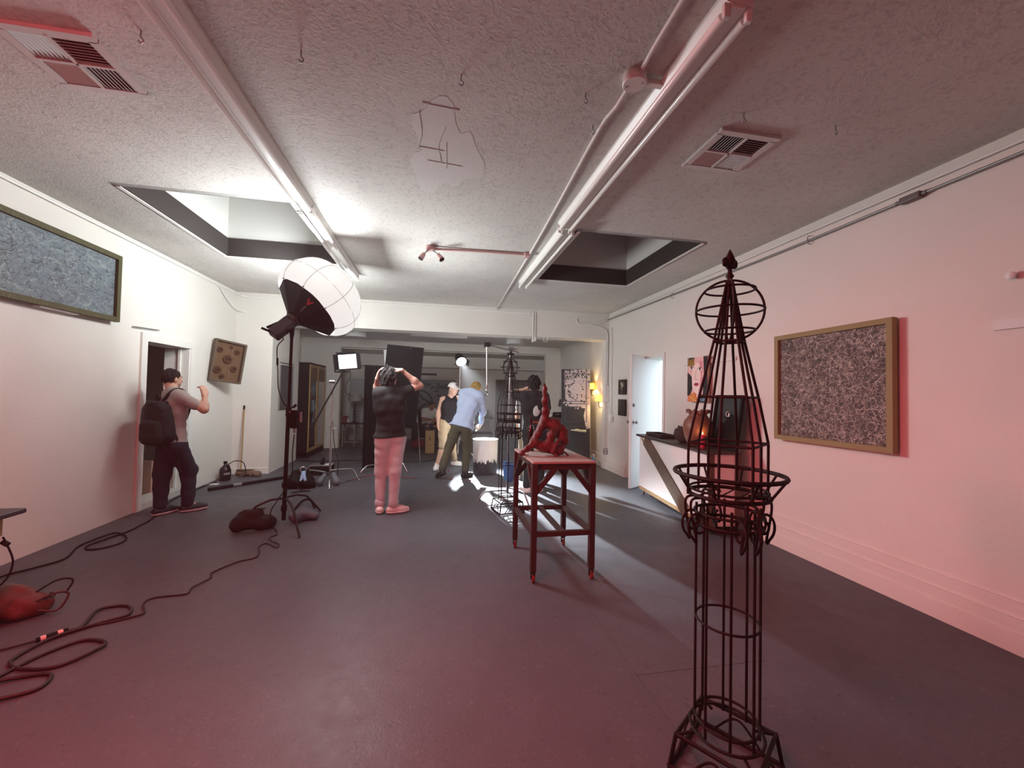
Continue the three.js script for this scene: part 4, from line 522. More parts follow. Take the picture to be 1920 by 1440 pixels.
// LED panel on a chrome C-stand
function cstand(label, at, h, spread, m = M.chrome) {
  const t = thing('c_stand', label, 'light stand', at, 'chrome C-stands'); part('post', rod([0, 0.1, 0], [0, h * 0.55, 0], 0.0165, 14), m, t); part('post', rod([0, h * 0.5, 0], [0, h, 0], 0.0125, 14), m, t); part('collar', [cyl(0.024, 0.024, 0.06, 0, h * 0.53, 0)], m, t); part('tee_handle', [rod([0, h * 0.54, 0], [0.07, h * 0.54, 0], 0.006), rod([0.07, h * 0.54 - 0.03, 0], [0.07, h * 0.54 + 0.03, 0], 0.006)], m, t);
  spread.forEach(([x, z, y], i) => part('leg', tube([[0, 0.12 + 0.045 * i, 0], [x * 0.25, 0.13 + 0.045 * i, z * 0.25], [x * 0.75, 0.125 + 0.04 * i, z * 0.75], [x * 0.93, 0.06, z * 0.93], [x, 0.012, z]], 0.0115, false, 36, 8, 0.25), m, t)); part('grip_head', [rod([-0.04, h, 0.03], [0.04, h, 0.03], 0.028, 18), rod([0.03, h, 0.03], [0.09, h, 0.03], 0.008), rod([0.085, h - 0.03, 0.03], [0.085, h + 0.035, 0.03], 0.006)], m, t); return t;
}
cstand('chrome C-stand holding the lit LED panel', [-1.63, 0, -7.0], 1.64, [[0.1, 0.44], [-0.5, -0.42], [0.42, -0.18]]);
{ single('boom_arm', [rod([-1.93, 0.86, -6.96], [-1.44, 1.86, -6.96], 0.012, 10)], M.black, 'slanting black boom arm holding the lit LED panel', 'boom arm');
  const c = V3(-1.40, 1.965, -6.93), n = V3(-0.22, -0.10, 1).normalize(); const t = thing('led_panel', 'lit white LED panel with black barn doors', 'LED panel', c.toArray()); t.lookAt(c.clone().add(n)); t.rotateZ(0.09);
  part('housing', rb(0.34, 0.27, 0.09, 0.012, 0, 0, -0.05), M.black, t); part('diffuser', rb(0.29, 0.225, 0.012, 0.004, 0, 0, -0.001), mat(0xf2f2f6, 0.8, { emissive: new THREE.Color().setRGB(0.93, 0.95, 1), emissiveIntensity: 0.62 }), t);
  part('barn_door', beam([0.165, 0, 0.0], [0.26, 0, 0.12], 0.006, 0.25), M.matte, t); part('barn_door', beam([-0.165, 0, 0], [-0.18, 0, 0.1], 0.006, 0.25), M.matte, t); part('barn_door', beam([0, 0.128, 0], [0, 0.15, 0.08], 0.3, 0.005, [0, 1, 0]), M.matte, t);
  part('yoke', tube([[-0.175, -0.02, -0.05], [-0.23, -0.08, -0.05], [-0.25, -0.15, -0.05], [-0.1, -0.16, -0.05], [0.0, -0.16, -0.05]], 0.011, false, 40, 8, 0.1), M.black, t);
  lightAt(new THREE.RectAreaLight(new THREE.Color().setRGB(0.93, 0.95, 1), POWER.panel, 0.28, 0.21), c.clone().addScaledVector(n, 0.02).toArray(), n.toArray(), 'led_panel_glow');
  single('panel_cable', [tube([[-1.37, 1.83, -6.98], [-1.36, 1.72, -6.98], [-1.42, 1.6, -6.98], [-1.42, 1.46, -6.98], [-1.34, 1.42, -6.96], [-1.3, 1.39, -6.94]], 0.005), tube([[-1.62, 1.0, -7.02], [-1.58, 0.6, -7.03], [-1.52, 0.35, -7.03], [-1.5, 0.03, -7.0], [-1.35, 0.008, -7.2]], 0.006)], M.rubber, 'thin cable drooping from the LED panel', 'cable');
  const sb = thing('sandbag', 'small grey sandbag on chrome C-stand leg', 'sandbag', [0, 0, 0]); part('bag', blob([cap([-1.56, 0.17, -6.92], [-1.5, 0.06, -6.86], 0.04, 0.055), cap([-1.68, 0.16, -6.9], [-1.74, 0.06, -6.84], 0.035, 0.05)], 0.04, 0.012, 0.006, (x, y) => 0.006 - y), mat(0x5f666c, 0.7), sb); part('strap', beam([-1.69, 0.2, -6.9], [-1.54, 0.2, -6.92], 0.04, 0.006), M.rubber, sb);
}
// black flags and a white bounce board
{ const t = thing('black_flag', 'large black flag in a frame behind man holding his head', 'flag', [-0.755, 0, -8.05]); t.rotation.set(0, -0.12, -0.075, 'YXZ'); part('cloth', rb(0.68, 1.55, 0.012, 0.004, 0, 1.6, 0), M.matte, t); part('frame_tube', [rod([-0.34, 0.83, 0.01], [-0.34, 2.37, 0.01], 0.008), rod([0.34, 0.83, 0.01], [0.34, 2.37, 0.01], 0.008), rod([-0.34, 2.37, 0.01], [0.34, 2.37, 0.01], 0.008)], M.black, t); part('pin', rod([0.1, 2.36, 0], [0.1, 2.33, 0.03], 0.006), M.steel, t);
  cstand('chrome C-stand hidden behind the large black flag', [-0.88, 0, -8.12], 2.0, [[-0.42, 0.28], [0.4, 0.25], [0, -0.5]]); }
{ const t = thing('black_drape', 'narrow floor-length black drape beside the large flag', 'drape', [-1.15, 0, -8.35]); const s = []; for (let i = 0; i <= 24; i++) s.push([-0.2 + i * 0.4 / 24, 0.025 * Math.sin(i * 1.05)]); const sh = new THREE.Shape(); s.forEach(([x, z], i) => i ? sh.lineTo(x, z) : sh.moveTo(x, z)); s.slice().reverse().forEach(([x, z]) => sh.lineTo(x, z + 0.012)); part('cloth', new THREE.ExtrudeGeometry(sh, { depth: 1.98, bevelEnabled: false }).rotateX(-Math.PI / 2).translate(0, 0.012, 0), M.matte, t); part('top_bar', rod([-0.22, 2.0, 0], [0.22, 1.99, 0], 0.01), M.black, t); part('upright', rod([-0.21, 0, -0.03], [-0.21, 2.0, -0.03], 0.012), M.black, t); }
{ const t = thing('bounce_board', 'tall white bounce board behind the black flag', 'board', [-0.58, 0, -8.75]); t.rotation.set(0, -0.2, 0.085, 'YXZ'); part('board', rb(0.62, 1.55, 0.012, 0.004, 0, 1.62, 0), mat(0xdadbd8, 0.7), t); part('frame_tube', [rod([0.31, 0.0, -0.015], [0.31, 2.4, -0.015], 0.008), rod([-0.31, 2.4, -0.015], [0.31, 2.4, -0.015], 0.007)], M.steel, t); }
{ // the hard lamp at the back, aimed over the floor towards the table
  const p = [0.585, 2.235, -9.75], aim = [1.45, 0.0, -6.45]; const d = V3(aim[0] - p[0], aim[1] - p[1], aim[2] - p[2]).normalize();
  const t = thing('spot_lamp', 'blazing white spot lamp on a thin white stand', 'spot lamp', p); t.lookAt(V3(...p).add(d));
  part('housing', [rod([0, 0, -0.24], [0, 0, -0.02], 0.1, 24, 0.12)], M.black, t); part('lens', rod([0, 0, -0.012], [0, 0, 0.0], 0.13, 28), mat(0xffffff, 0.5, { emissive: new THREE.Color().setRGB(1, 1, 0.97), emissiveIntensity: 9 }), t); part('bezel', new THREE.TorusGeometry(0.132, 0.012, 8, 30), M.black, t);
  part('barn_door', beam([-0.13, 0, 0], [-0.17, 0, 0.07], 0.004, 0.15), M.matte, t); part('barn_door', beam([0.13, 0, 0], [0.17, 0, 0.07], 0.004, 0.15), M.matte, t); part('barn_door', beam([0, 0.13, 0], [0, 0.16, 0.07], 0.16, 0.004), M.matte, t);
  const s = thing('lamp_stand', 'thin white stand under the blazing spot lamp', 'light stand', [0.57, 0, -9.95]); part('post', rod([0, 0.03, 0], [0, 2.2, 0], 0.011, 12), M.white, s); for (const [x, z] of [[0.35, 0.25], [-0.35, 0.25], [0, -0.4]]) part('leg', rod([0, 0.45, 0], [x, 0.01, z], 0.009), M.white, s); part('collar', cyl(0.02, 0.02, 0.06, 0, 1.1, 0), M.white, s);
  const l = new THREE.SpotLight(new THREE.Color().setRGB(0.88, 0.95, 1), POWER.fresnel, 0, 0.345, 0.7); l.position.set(p[0] + d.x * 0.03, p[1] + d.y * 0.03, p[2] + d.z * 0.03); l.target.position.set(...aim); l.castShadow = true; l.shadow.radius = 2.5; l.shadow.mapSize.set(2048, 2048); l.name = 'spot_lamp_beam'; scene.add(l, l.target);
}
// boom stand with hanging hook, behind the far tower
cstand('chrome C-stand behind the far wire tower with boom arm', [1.04, 0, -5.75], 2.14, [[-0.42, 0.05], [0.22, 0.42], [0.08, -0.5]], M.steel);
{ const t = thing('boom_arm', 'short boom arm with a rope and hook at its tip', 'boom arm', [0, 0, 0]); part('arm', rod([1.16, 2.09, -5.72], [0.68, 2.19, -5.7], 0.011, 10), M.steel, t); part('clamp', [rb(0.09, 0.06, 0.06, 0.01, 0.70, 2.185, -5.7), rod([0.66, 2.21, -5.7], [0.66, 2.14, -5.66], 0.008)], M.iron, t); part('rope', rod([0.69, 2.16, -5.7], [0.705, 1.60, -5.7], 0.006), M.white, t); part('pulley', [rod([0.705, 1.62, -5.7], [0.705, 1.56, -5.7], 0.016), tube([[0.705, 1.56, -5.7], [0.70, 1.53, -5.7], [0.725, 1.5, -5.7], [0.71, 1.47, -5.7], [0.685, 1.49, -5.7]], 0.007, false, 24)], M.chrome, t); }
{ const t = thing('blue_bag', 'blue weight bag hung low behind the far wire tower', 'bag', [0, 0, 0]); part('bag', blob([cap([0.99, 0.52, -5.62], [1.04, 0.34, -5.62], 0.05, 0.07), cap([1.08, 0.5, -5.64], [1.04, 0.34, -5.62], 0.04, 0.06)], 0.04, 0.012, 0.008), mat(0x3f6fa5, 0.6), t); part('strap', rod([1.03, 0.56, -5.65], [1.04, 0.66, -5.75], 0.012), mat(0x2c4a70, 0.7), t); }
// red light out of the frame: an LED tube panel on a stand beside the viewer
{ const c = V3(-2.35, 1.55, -0.95), n = V3(5.8, -0.95, -3.0).normalize(); const t = thing('red_light_panel', 'red LED light panel beside the viewer', 'LED panel', c.toArray()); t.lookAt(c.clone().add(n));
  part('housing', rb(0.34, 0.64, 0.05, 0.012, 0, 0, -0.03), M.black, t); part('diffuser', rb(0.3, 0.6, 0.008, 0.003, 0, 0, 0), mat(0xd05058, 0.8, { emissive: new THREE.Color().setRGB(...RED), emissiveIntensity: 1.5 }), t);
  const s = thing('light_stand', 'black stand under the red LED light panel', 'light stand', [c.x, 0, c.z - 0.02]); part('post', rod([-0.04, 0.02, 0.02], [-0.04, 1.3, 0.02], 0.014), M.black, s); for (const a of [0.4, 2.5, 4.6]) part('leg', rod([-0.04, 0.5, 0.02], [-0.04 + 0.4 * Math.cos(a), 0.012, 0.02 + 0.4 * Math.sin(a)], 0.01), M.black, s);
  const l = new THREE.SpotLight(new THREE.Color().setRGB(...RED), POWER.redPanel, 0, 0.5, 1); l.position.copy(c).addScaledVector(n, 0.03); l.target.position.copy(c).addScaledVector(n, 4); l.shadow.radius = 6; l.name = 'red_panel_beam'; scene.add(l, l.target); }

// ================================================================= CABLES AND SMALL THINGS ON THE FLOOR
const fl = (a, y = 0.009) => a.map(([x, z], i) => [x, y + (i % 5 === 2 ? 0.006 : 0), z]);
single('power_cable', [tube(fl([[-3.3, -2.6], [-3.26, -3.4], [-3.243, -3.828], [-3.17, -3.991], [-3.088, -4.172], [-3.198, -4.454], [-3.21, -4.619], [-3.146, -4.821], [-2.974, -4.706], [-2.901, -4.551], [-2.957, -4.41], [-3.065, -4.385], [-3.125, -4.458], [-3.109, -4.664], [-3.064, -4.874], [-3.085, -5.229]]), 0.008, false, 140), tube(fl([[-3.085, -5.229], [-3.24, -5.75], [-3.38, -6.2], [-3.40, -6.863], [-3.40, -7.3]]), 0.008, false, 60)], M.rubber, 'black cable with loop running along foot of the side wall', 'cable');
single('power_cable', [tube(fl([[-1.562, -4.606], [-1.6, -4.5], [-1.519, -4.374], [-1.444, -4.307], [-1.438, -4.224], [-1.568, -4.351], [-1.603, -4.259], [-1.545, -4.122], [-1.531, -3.998], [-1.639, -3.92], [-1.737, -3.723], [-1.699, -3.622], [-1.741, -3.451], [-1.732, -3.368], [-1.874, -3.349], [-1.939, -3.321], [-1.933, -3.247], [-1.848, -3.118], [-1.888, -3.085], [-1.997, -3.027], [-2.14, -2.98], [-2.176, -2.928], [-2.22, -2.876], [-2.366, -2.8]], 0.007), 0.006, false, 200)], mat(0x2a1d20, 0.6), 'thin black cable wandering from light stand to coil', 'cable');
single('power_cable', [tube(fl([[-2.22, -2.87], [-2.115, -2.986], [-2.159, -3.177], [-2.097, -3.242], [-1.996, -3.221], [-1.935, -3.111], [-2.029, -3.032], [-2.169, -2.884], [-2.213, -2.719], [-2.177, -2.648], [-2.077, -2.598], [-1.926, -2.6], [-1.829, -2.741], [-1.879, -2.814], [-1.998, -2.832], [-2.102, -2.702], [-2.15, -2.52], [-2.129, -2.5], [-2.011, -2.535], [-1.908, -2.531], [-1.871, -2.44], [-1.92, -2.394], [-2.05, -2.36], [-2.3, -2.45], [-2.5, -2.7]], 0.010), 0.0095, false, 260)], mat(0x2b1518, 0.55), 'thick dark coiled extension cord in the nearest floor corner', 'cable');
{ const t = thing('cable_connector', 'black cable connector with two pale tape labels', 'connector', [0, 0, 0]); part('body', rod([-2.235, 0.016, -2.86], [-2.15, 0.016, -2.955], 0.015, 12), M.rubber, t); for (const k of [0.12, 0.66]) { const a = [-2.235 + 0.085 * k, 0.016, -2.86 - 0.095 * k], b = [-2.235 + 0.085 * (k + 0.17), 0.016, -2.86 - 0.095 * (k + 0.17)]; part('tape_label', rod(a, b, 0.0162, 12), mat(0xe9c9c0, 0.7), t); } }
{ // brown leather bag
  const t = thing('leather_bag', 'red-brown leather bag slumped on the floor', 'bag', [0, 0, 0]), m = mat(0x63291f, 0.32, { bumpMap: rep(T.plaster, 2), bumpScale: 0.004 });
  part('bag_body', blob([cap([-2.95, 0.1, -3.05], [-2.56, 0.085, -3.2], 0.1, 0.075), cap([-2.85, 0.2, -3.12], [-2.62, 0.15, -3.22], 0.06, 0.045), cap([-2.56, 0.06, -3.14], [-2.5, 0.055, -3.24], 0.05)], 0.06, 0.012, 0.010, (x, y) => 0.006 - y), m, t);
  part('opening', blob([cap([-2.86, 0.245, -3.1], [-2.72, 0.225, -3.16], 0.03, 0.022)], 0.02, 0.009), M.black, t);
  part('handle', tube([[-2.53, 0.14, -3.2], [-2.46, 0.19, -3.28], [-2.40, 0.17, -3.32], [-2.41, 0.1, -3.28]], 0.006), M.iron, t); part('handle', tube([[-2.5, 0.1, -3.16], [-2.42, 0.13, -3.22], [-2.37, 0.11, -3.25], [-2.39, 0.03, -3.2], [-2.47, 0.05, -3.16]], 0.007), mat(0x3a1c18, 0.5), t); part('ring', new THREE.TorusGeometry(0.016, 0.003, 6, 18).translate(-2.44, 0.12, -3.22), M.iron, t); }
{ // corner of a work table
  const t = thing('side_table', 'dark-topped wooden table corner at the picture edge', 'table', [0, 0, 0]); part('table_top', rb(1.0, 0.03, 0.75, 0.008, -2.885, 0.745, -2.58), mat(0x2d2c2f, 0.45), t); part('apron', [bx(-3.3, -2.44, 0.62, 0.73, -2.88, -2.86), bx(-2.46, -2.44, 0.62, 0.73, -2.86, -2.28)], M.palewood, t); for (const [x, z] of [[-2.5, -2.83], [-3.3, -2.83], [-2.5, -2.3], [-3.3, -2.3]]) part('leg', bx(x - 0.03, x + 0.03, 0, 0.73, z - 0.03, z + 0.03), M.palewood, t);
  single('table_cord', [tube([[-2.47, 0.6, -2.92], [-2.46, 0.56, -2.93], [-2.44, 0.45, -2.95], [-2.47, 0.35, -2.96], [-2.53, 0.28, -2.96]], 0.005), rod([-2.48, 0.57, -2.93], [-2.45, 0.55, -2.93], 0.014)], M.rubber, 'grey cord hanging from the dark-topped table corner', 'cord'); }
{ const t = thing('black_jug', 'black plastic jug standing against the side wall', 'jug', [-3.33, 0, -7.42]); part('body', lathe([[0, 0.003], [0.075, 0.003], [0.082, 0.015], [0.082, 0.16], [0.07, 0.2], [0.035, 0.235], [0.024, 0.25], [0.024, 0.275], [0, 0.276]], 24), mat(0x131416, 0.35), t); part('cap', cyl(0.028, 0.028, 0.03, 0, 0.275, 0), M.black, t); part('handle', tube([[0.03, 0.245, 0.02], [0.075, 0.24, 0.045], [0.08, 0.18, 0.048], [0.066, 0.15, 0.04]], 0.009), M.black, t); part('label', new THREE.CylinderGeometry(0.083, 0.083, 0.03, 16, 1, true, 0.2, 1.1).translate(0, 0.115, 0), mat(0x8b8b88, 0.7, { side: THREE.DoubleSide }), t); }
single('jug_hose', [tube([[-3.3, 0.25, -7.42], [-3.22, 0.3, -7.5], [-3.14, 0.25, -7.6], [-3.12, 0.1, -7.65], [-3.12, 0.02, -7.62]], 0.007)], M.rubber, 'thin black hose arching beside the plastic jug', 'hose');
{ const t = thing('broom', 'wooden broom with bristle head leaning in the corner', 'broom', [0, 0, 0]); part('stick', rod([-3.25, 0.09, -7.78], [-3.29, 1.15, -7.92], 0.012, 10), M.palewood, t); part('grip', rod([-3.29, 1.13, -7.915], [-3.293, 1.2, -7.927], 0.014, 10), M.black, t); part('head', rb(0.26, 0.04, 0.06, 0.01, -3.18, 0.09, -7.77), M.oldwood, t); part('bristles', blob([cap([-3.28, 0.045, -7.76], [-3.06, 0.045, -7.76], 0.045)], 0.03, 0.01, 0.012, (x, y) => 0.006 - y), mat(0x6b5a4c, 0.95), t); }
{ const t = thing('hand_brush', 'frayed brown brush on the floor next to the broom', 'brush', [0, 0, 0]); part('bristles', blob([cap([-3.04, 0.05, -7.72], [-2.95, 0.05, -7.7], 0.05, 0.055)], 0.03, 0.01, 0.016, (x, y) => 0.006 - y), mat(0x7d6a5c, 0.95), t); part('handle', rod([-3.05, 0.06, -7.72], [-3.2, 0.02, -7.6], 0.011), M.oldwood, t); }
single('paper_scrap', [rb(0.16, 0.004, 0.09, 0.002, -3.36, 0.003, -7.12)], M.white, 'white paper scrap on the floor by the jug', 'paper');
{ const t = thing('rolled_pole', 'long black padded pole lying on the floor', 'pole', [0, 0, 0]); part('sleeve', rod([-3.19, 0.026, -6.67], [-2.0, 0.026, -7.93], 0.024, 14), M.rubber, t); part('band', [rod([-2.98, 0.026, -6.892], [-2.9, 0.026, -6.977], 0.0248, 14)], M.galv, t); part('end_cap', rod([-3.2, 0.026, -6.66], [-3.19, 0.026, -6.67], 0.026, 14), M.black, t); }
{ const t = thing('gear_bag', 'black bag heaped with camera gear behind light stand', 'bag', [-0.09, 0, 0]); part('bag', blob([cap([-2.03, 0.1, -6.72], [-1.82, 0.1, -6.78], 0.1, 0.11), cap([-1.98, 0.2, -6.8], [-1.86, 0.22, -6.8], 0.07), cap([-1.8, 0.09, -6.68], [-1.72, 0.06, -6.72], 0.07, 0.05)], 0.05, 0.013, 0.014, (x, y) => 0.006 - y), M.black, t); part('roll', new THREE.TorusGeometry(0.04, 0.014, 8, 20).rotateY(0.3).translate(-1.86, 0.28, -6.72), M.steel, t); part('cloth', blob([cap([-1.84, 0.24, -6.68], [-1.8, 0.14, -6.63], 0.03, 0.02), cap([-1.84, 0.23, -6.68], [-1.86, 0.14, -6.62], 0.025, 0.018)], 0.02, 0.009, 0.005), mat(0x8fb0cf, 0.7), t); part('strap', tube([[-1.9, 0.05, -6.6], [-1.8, 0.012, -6.52], [-1.7, 0.012, -6.5], [-1.92, 0.012, -6.42]], 0.008), M.rubber, t); }
{ const t = thing('equipment_case', 'low black case with pale lid edge near C-stand', 'case', [-1.95, 0, -7.8]); part('case_body', rb(0.36, 0.16, 0.24, 0.012, 0, 0.081, 0), M.black, t); part('lid_edge', rb(0.37, 0.02, 0.25, 0.006, 0, 0.17, 0), M.steel, t); part('pouch', blob([cap([0.0, 0.2, 0], [0.02, 0.28, 0], 0.035, 0.025)], 0.02, 0.01), M.black, t); part('paper', rb(0.12, 0.006, 0.1, 0.002, 0.12, 0.184, 0.03), M.white, t); }
single('floor_cable', [tube(fl([[-2.95, -9.35], [-2.5, -9.2], [-2.2, -9.15], [-1.7, -9.25], [-1.1, -9.1], [-0.3, -9.0], [0.1, -9.3]]), 0.007, false, 90)], M.rubber, 'dark cable crossing the rear room floor', 'cable');
single('floor_cable', [tube(fl([[-1.35, -7.2], [-1.1, -7.6], [-0.8, -7.5], [-0.3, -7.3]]), 0.006, false, 60)], mat(0x8a3430, 0.6), 'thin reddish cable across floor beyond C-stand', 'cable');
for (const [x, z, w] of [[0.62, -7.0, 'beside the paint-dipped drum'], [0.30, -7.15, 'between the boots in the bright patch'], [0.28, -7.9, 'behind the boots'], [0.98, -5.75, 'near the far wire tower']]) single('rose_petal', [new THREE.SphereGeometry(0.022, 10, 8).scale(1, 0.5, 0.8).translate(x, 0.011, z)], mat(0x8a1420, 0.6), 'small dark red petal on floor ' + w, 'petal', 'petals on the floor');
// ================================================================= REAR ROOM
{ const t = thing('display_cabinet', 'tall black cabinet with brass-edged glass doors', 'cabinet', [-2.99, 0, -9.65]); // front faces +x
  const d = 0.34, L = 1.3, h = 2.1, x1 = 0.27; part('body', [bx(x1 - d, x1 - 0.02, 0.04, h, -0.02, 0.0), bx(x1 - d, x1 - 0.02, 0.04, h, -L, -L + 0.02), bx(x1 - d, x1 - d + 0.02, 0.04, h, -L, 0), bx(x1 - d, x1, h - 0.03, h, -L, 0), bx(x1 - d, x1, 0.0, 0.12, -L, 0)], M.black, t);
  for (let i = 0; i < 2; i++) { const z0 = -0.02 - i * (L - 0.04) / 2, z1 = z0 - (L - 0.04) / 2 + 0.01, brass = mat(0xa98c5c, 0.45, { metalness: 0.3 }); const dr = part('door', [bx(x1 - 0.018, x1, 0.13, h - 0.04, z0, z0 - 0.05), bx(x1 - 0.018, x1, 0.13, h - 0.04, z1 + 0.05, z1), bx(x1 - 0.018, x1, h - 0.1, h - 0.04, z0 - 0.05, z1 + 0.05), bx(x1 - 0.018, x1, 0.13, 0.2, z0 - 0.05, z1 + 0.05)], brass, t); part('glass_pane', bx(x1 - 0.012, x1 - 0.008, 0.2, h - 0.4, z0 - 0.05, z1 + 0.05), phys(0xffffff, 0.05, { transmission: 1, thickness: 0 }), dr); part('wood_panel', bx(x1 - 0.014, x1 - 0.004, h - 0.4, h - 0.1, z0 - 0.05, z1 + 0.05), mat(0x8a6f50, 0.6, { map: rep(T.wood, 1) }), dr); }
  for (const y of [0.55, 0.95, 1.35]) part('shelf_board', bx(x1 - d + 0.02, x1 - 0.03, y, y + 0.02, -L + 0.02, -0.02), M.black, t);
  const cols = [0x5d7f9e, 0x9a3a3a, 0x4a6a86, 0xb9a98a, 0x3f5a4a, 0x86a6bb]; let k = 0;
  for (const y of [0.57, 0.97, 1.37]) for (const z of [-0.25, -0.55, -0.9]) { const hh = rr(0.16, 0.3), r = rr(0.04, 0.07), g = thing('cabinet_vase', ['blue', 'red', 'slate', 'cream', 'green', 'pale blue'][k % 6] + ' vase, shelf ' + (y < 0.6 ? 'lowest' : y < 1 ? 'middle' : 'highest') + ' in cabinet, ' + (z > -0.3 ? 'nearest the pier' : z > -0.6 ? 'mid shelf' : 'far end'), 'vase', [-2.99 + 0.1, y, -9.65 + z], 'ornaments in the cabinet'); part('vessel', lathe([[0, 0.001], [r * 0.6, 0.001], [r, hh * 0.35], [r * 0.8, hh * 0.7], [r * 0.4, hh * 0.85], [r * 0.55, hh], [r * 0.45, hh], [r * 0.3, hh * 0.85], [0, hh * 0.8]], 18), mat(cols[k % 6], 0.35), g); k++; } }
{ // side table with bead lamp
  const t = thing('console_table', 'small dark table with grey braced legs carrying bead lamp', 'table', [-2.18, 0, -11.85]); const g = mat(0x77736e, 0.7); part('table_top', rb(0.62, 0.03, 0.4, 0.005, 0, 0.6, 0), M.black, t); for (const x of [-0.25, 0.05, 0.26]) for (const z of [-0.16, 0.16]) part('leg', bx(x - 0.02, x + 0.02, 0, 0.585, z - 0.02, z + 0.02), g, t); part('brace', [beam([-0.23, 0.42, 0.16], [-0.12, 0.57, 0.16], 0.02, 0.025), beam([0.25, 0.42, 0.16], [0.14, 0.57, 0.16], 0.02, 0.025)], g, t); part('stretcher', bx(-0.25, 0.26, 0.1, 0.13, 0.14, 0.17), g, t);
  const l = thing('bead_lamp', 'table lamp with stacked dark beads and grey drum shade', 'lamp', [-2.17, 0.616, -11.85]); part('base', cyl(0.08, 0.07, 0.02, 0, 0, 0, 24), M.black, l); for (let i = 0; i < 6; i++) part('bead', new THREE.SphereGeometry(0.047, 18, 12).translate(0, 0.065 + i * 0.085, 0), mat(0x2c2d2e, 0.25), l); part('neck', cyl(0.01, 0.01, 0.12, 0, 0.5, 0), M.iron, l); part('shade', lathe([[0.17, 0.60], [0.172, 0.60], [0.165, 0.82], [0.162, 0.82]], 30), mat(0x8f8a84, 0.85, { side: THREE.DoubleSide }), l); part('shade_spider', bx(-0.165, 0.165, 0.61, 0.616, -0.004, 0.004), M.iron, l);
  { const b = thing('red_box', 'dark red box on the lamp table', 'box', [-2.40, 0.616, -11.8]); part('box_body', rb(0.13, 0.15, 0.13, 0.006, 0, 0.076, 0), mat(0x6b2024, 0.6), b); part('lid', rb(0.135, 0.04, 0.135, 0.006, 0, 0.17, 0), mat(0x5a1a1e, 0.6), b); }
  { const b = thing('drink_can', 'silver drink can on the lamp table', 'can', [-2.3, 0.616, -11.72]); part('can_body', lathe([[0, 0.002], [0.026, 0.002], [0.033, 0.01], [0.033, 0.13], [0.027, 0.145], [0, 0.143]], 20), M.steel, b); part('band', new THREE.CylinderGeometry(0.0335, 0.0335, 0.06, 20, 1, true).translate(0, 0.07, 0), mat(0xc8c8c8, 0.4), b); }
  { const b = thing('glass_jar', 'small glass jar with lid on the lamp table', 'jar', [-1.98, 0.616, -11.74]); part('jar_body', lathe([[0, 0.002], [0.035, 0.002], [0.038, 0.08], [0.025, 0.1], [0, 0.1]], 18), phys(0xcfd4d2, 0.1, { transmission: 0.6, thickness: 0.02 }), b); part('lid', cyl(0.027, 0.027, 0.02, 0, 0.1, 0), M.steel, b); } }
{ const t = thing('white_cupboard', 'pale grey cupboard with two flat doors behind bead lamp', 'cupboard', [-1.9, 0, -13.1]); const m = mat(0x9aa09f, 0.6); part('body', bx(-0.62, 0.62, 0.02, 1.86, -0.24, 0.2), m, t); part('door', rb(0.58, 1.78, 0.02, 0.004, -0.31, 0.94, 0.212), m, t); part('door', rb(0.58, 1.78, 0.02, 0.004, 0.31, 0.94, 0.212), m, t); part('handle', [rod([-0.05, 0.95, 0.23], [-0.05, 1.1, 0.23], 0.006), rod([0.05, 0.95, 0.23], [0.05, 1.1, 0.23], 0.006)], M.steel, t); }
{ const t = thing('apple_box', 'pale wooden apple box standing on end', 'box', [-0.105, 0, -10.35]); part('box_body', rb(0.22, 0.55, 0.2, 0.006, 0, 0.276, 0), M.palewood, t); part('hand_hole', rb(0.03, 0.1, 0.004, 0.0015, 0, 0.36, 0.1), mat(0x5b4327, 0.8), t); part('stamp', bx(-0.03, 0.03, 0.2, 0.21, 0.1, 0.1015), mat(0x7d5d38, 0.8), t); }
{ // drum dipped in dark paint
  const t = thing('white_drum', 'white drum with bottom half dipped in dark paint', 'drum', [0.945, 0, -7.65]); const art = painted(1024, 512, (c, W, Hh) => { c.fillStyle = '#e6e2dd'; c.fillRect(0, 0, W, Hh); c.fillStyle = '#26242c'; let x = 0; c.beginPath(); c.moveTo(0, Hh); c.lineTo(0, 330); while (x < W) { x += rr(6, 26); c.lineTo(x, 335 + rr(-70, 30) * (rnd() < 0.5 ? 1 : 0.3)); } c.lineTo(W, Hh); c.fill(); for (let i = 0; i < 160; i++) { c.fillStyle = '#26242c90'; const px = rr(0, W); c.fillRect(px, rr(270, 330), rr(2, 8), 80); } });
  part('shell', new THREE.CylinderGeometry(0.232, 0.222, 0.64, 44, 1, true).translate(0, 0.322, 0), mat(0xffffff, 0.45, { map: art }), t); part('rim', new THREE.TorusGeometry(0.23, 0.008, 8, 44).rotateX(Math.PI / 2).translate(0, 0.64, 0), M.whiteGloss, t); part('lid', cyl(0.228, 0.228, 0.012, 0, 0.632, 0, 44), M.whiteGloss, t); part('bottom', cyl(0.22, 0.22, 0.01, 0, 0.001, 0, 44), M.black, t);
  single('soap_bar', [rb(0.06, 0.025, 0.04, 0.008, 0.87, 0.657, -7.6)], M.white, 'small white block on the drum lid', 'block'); }
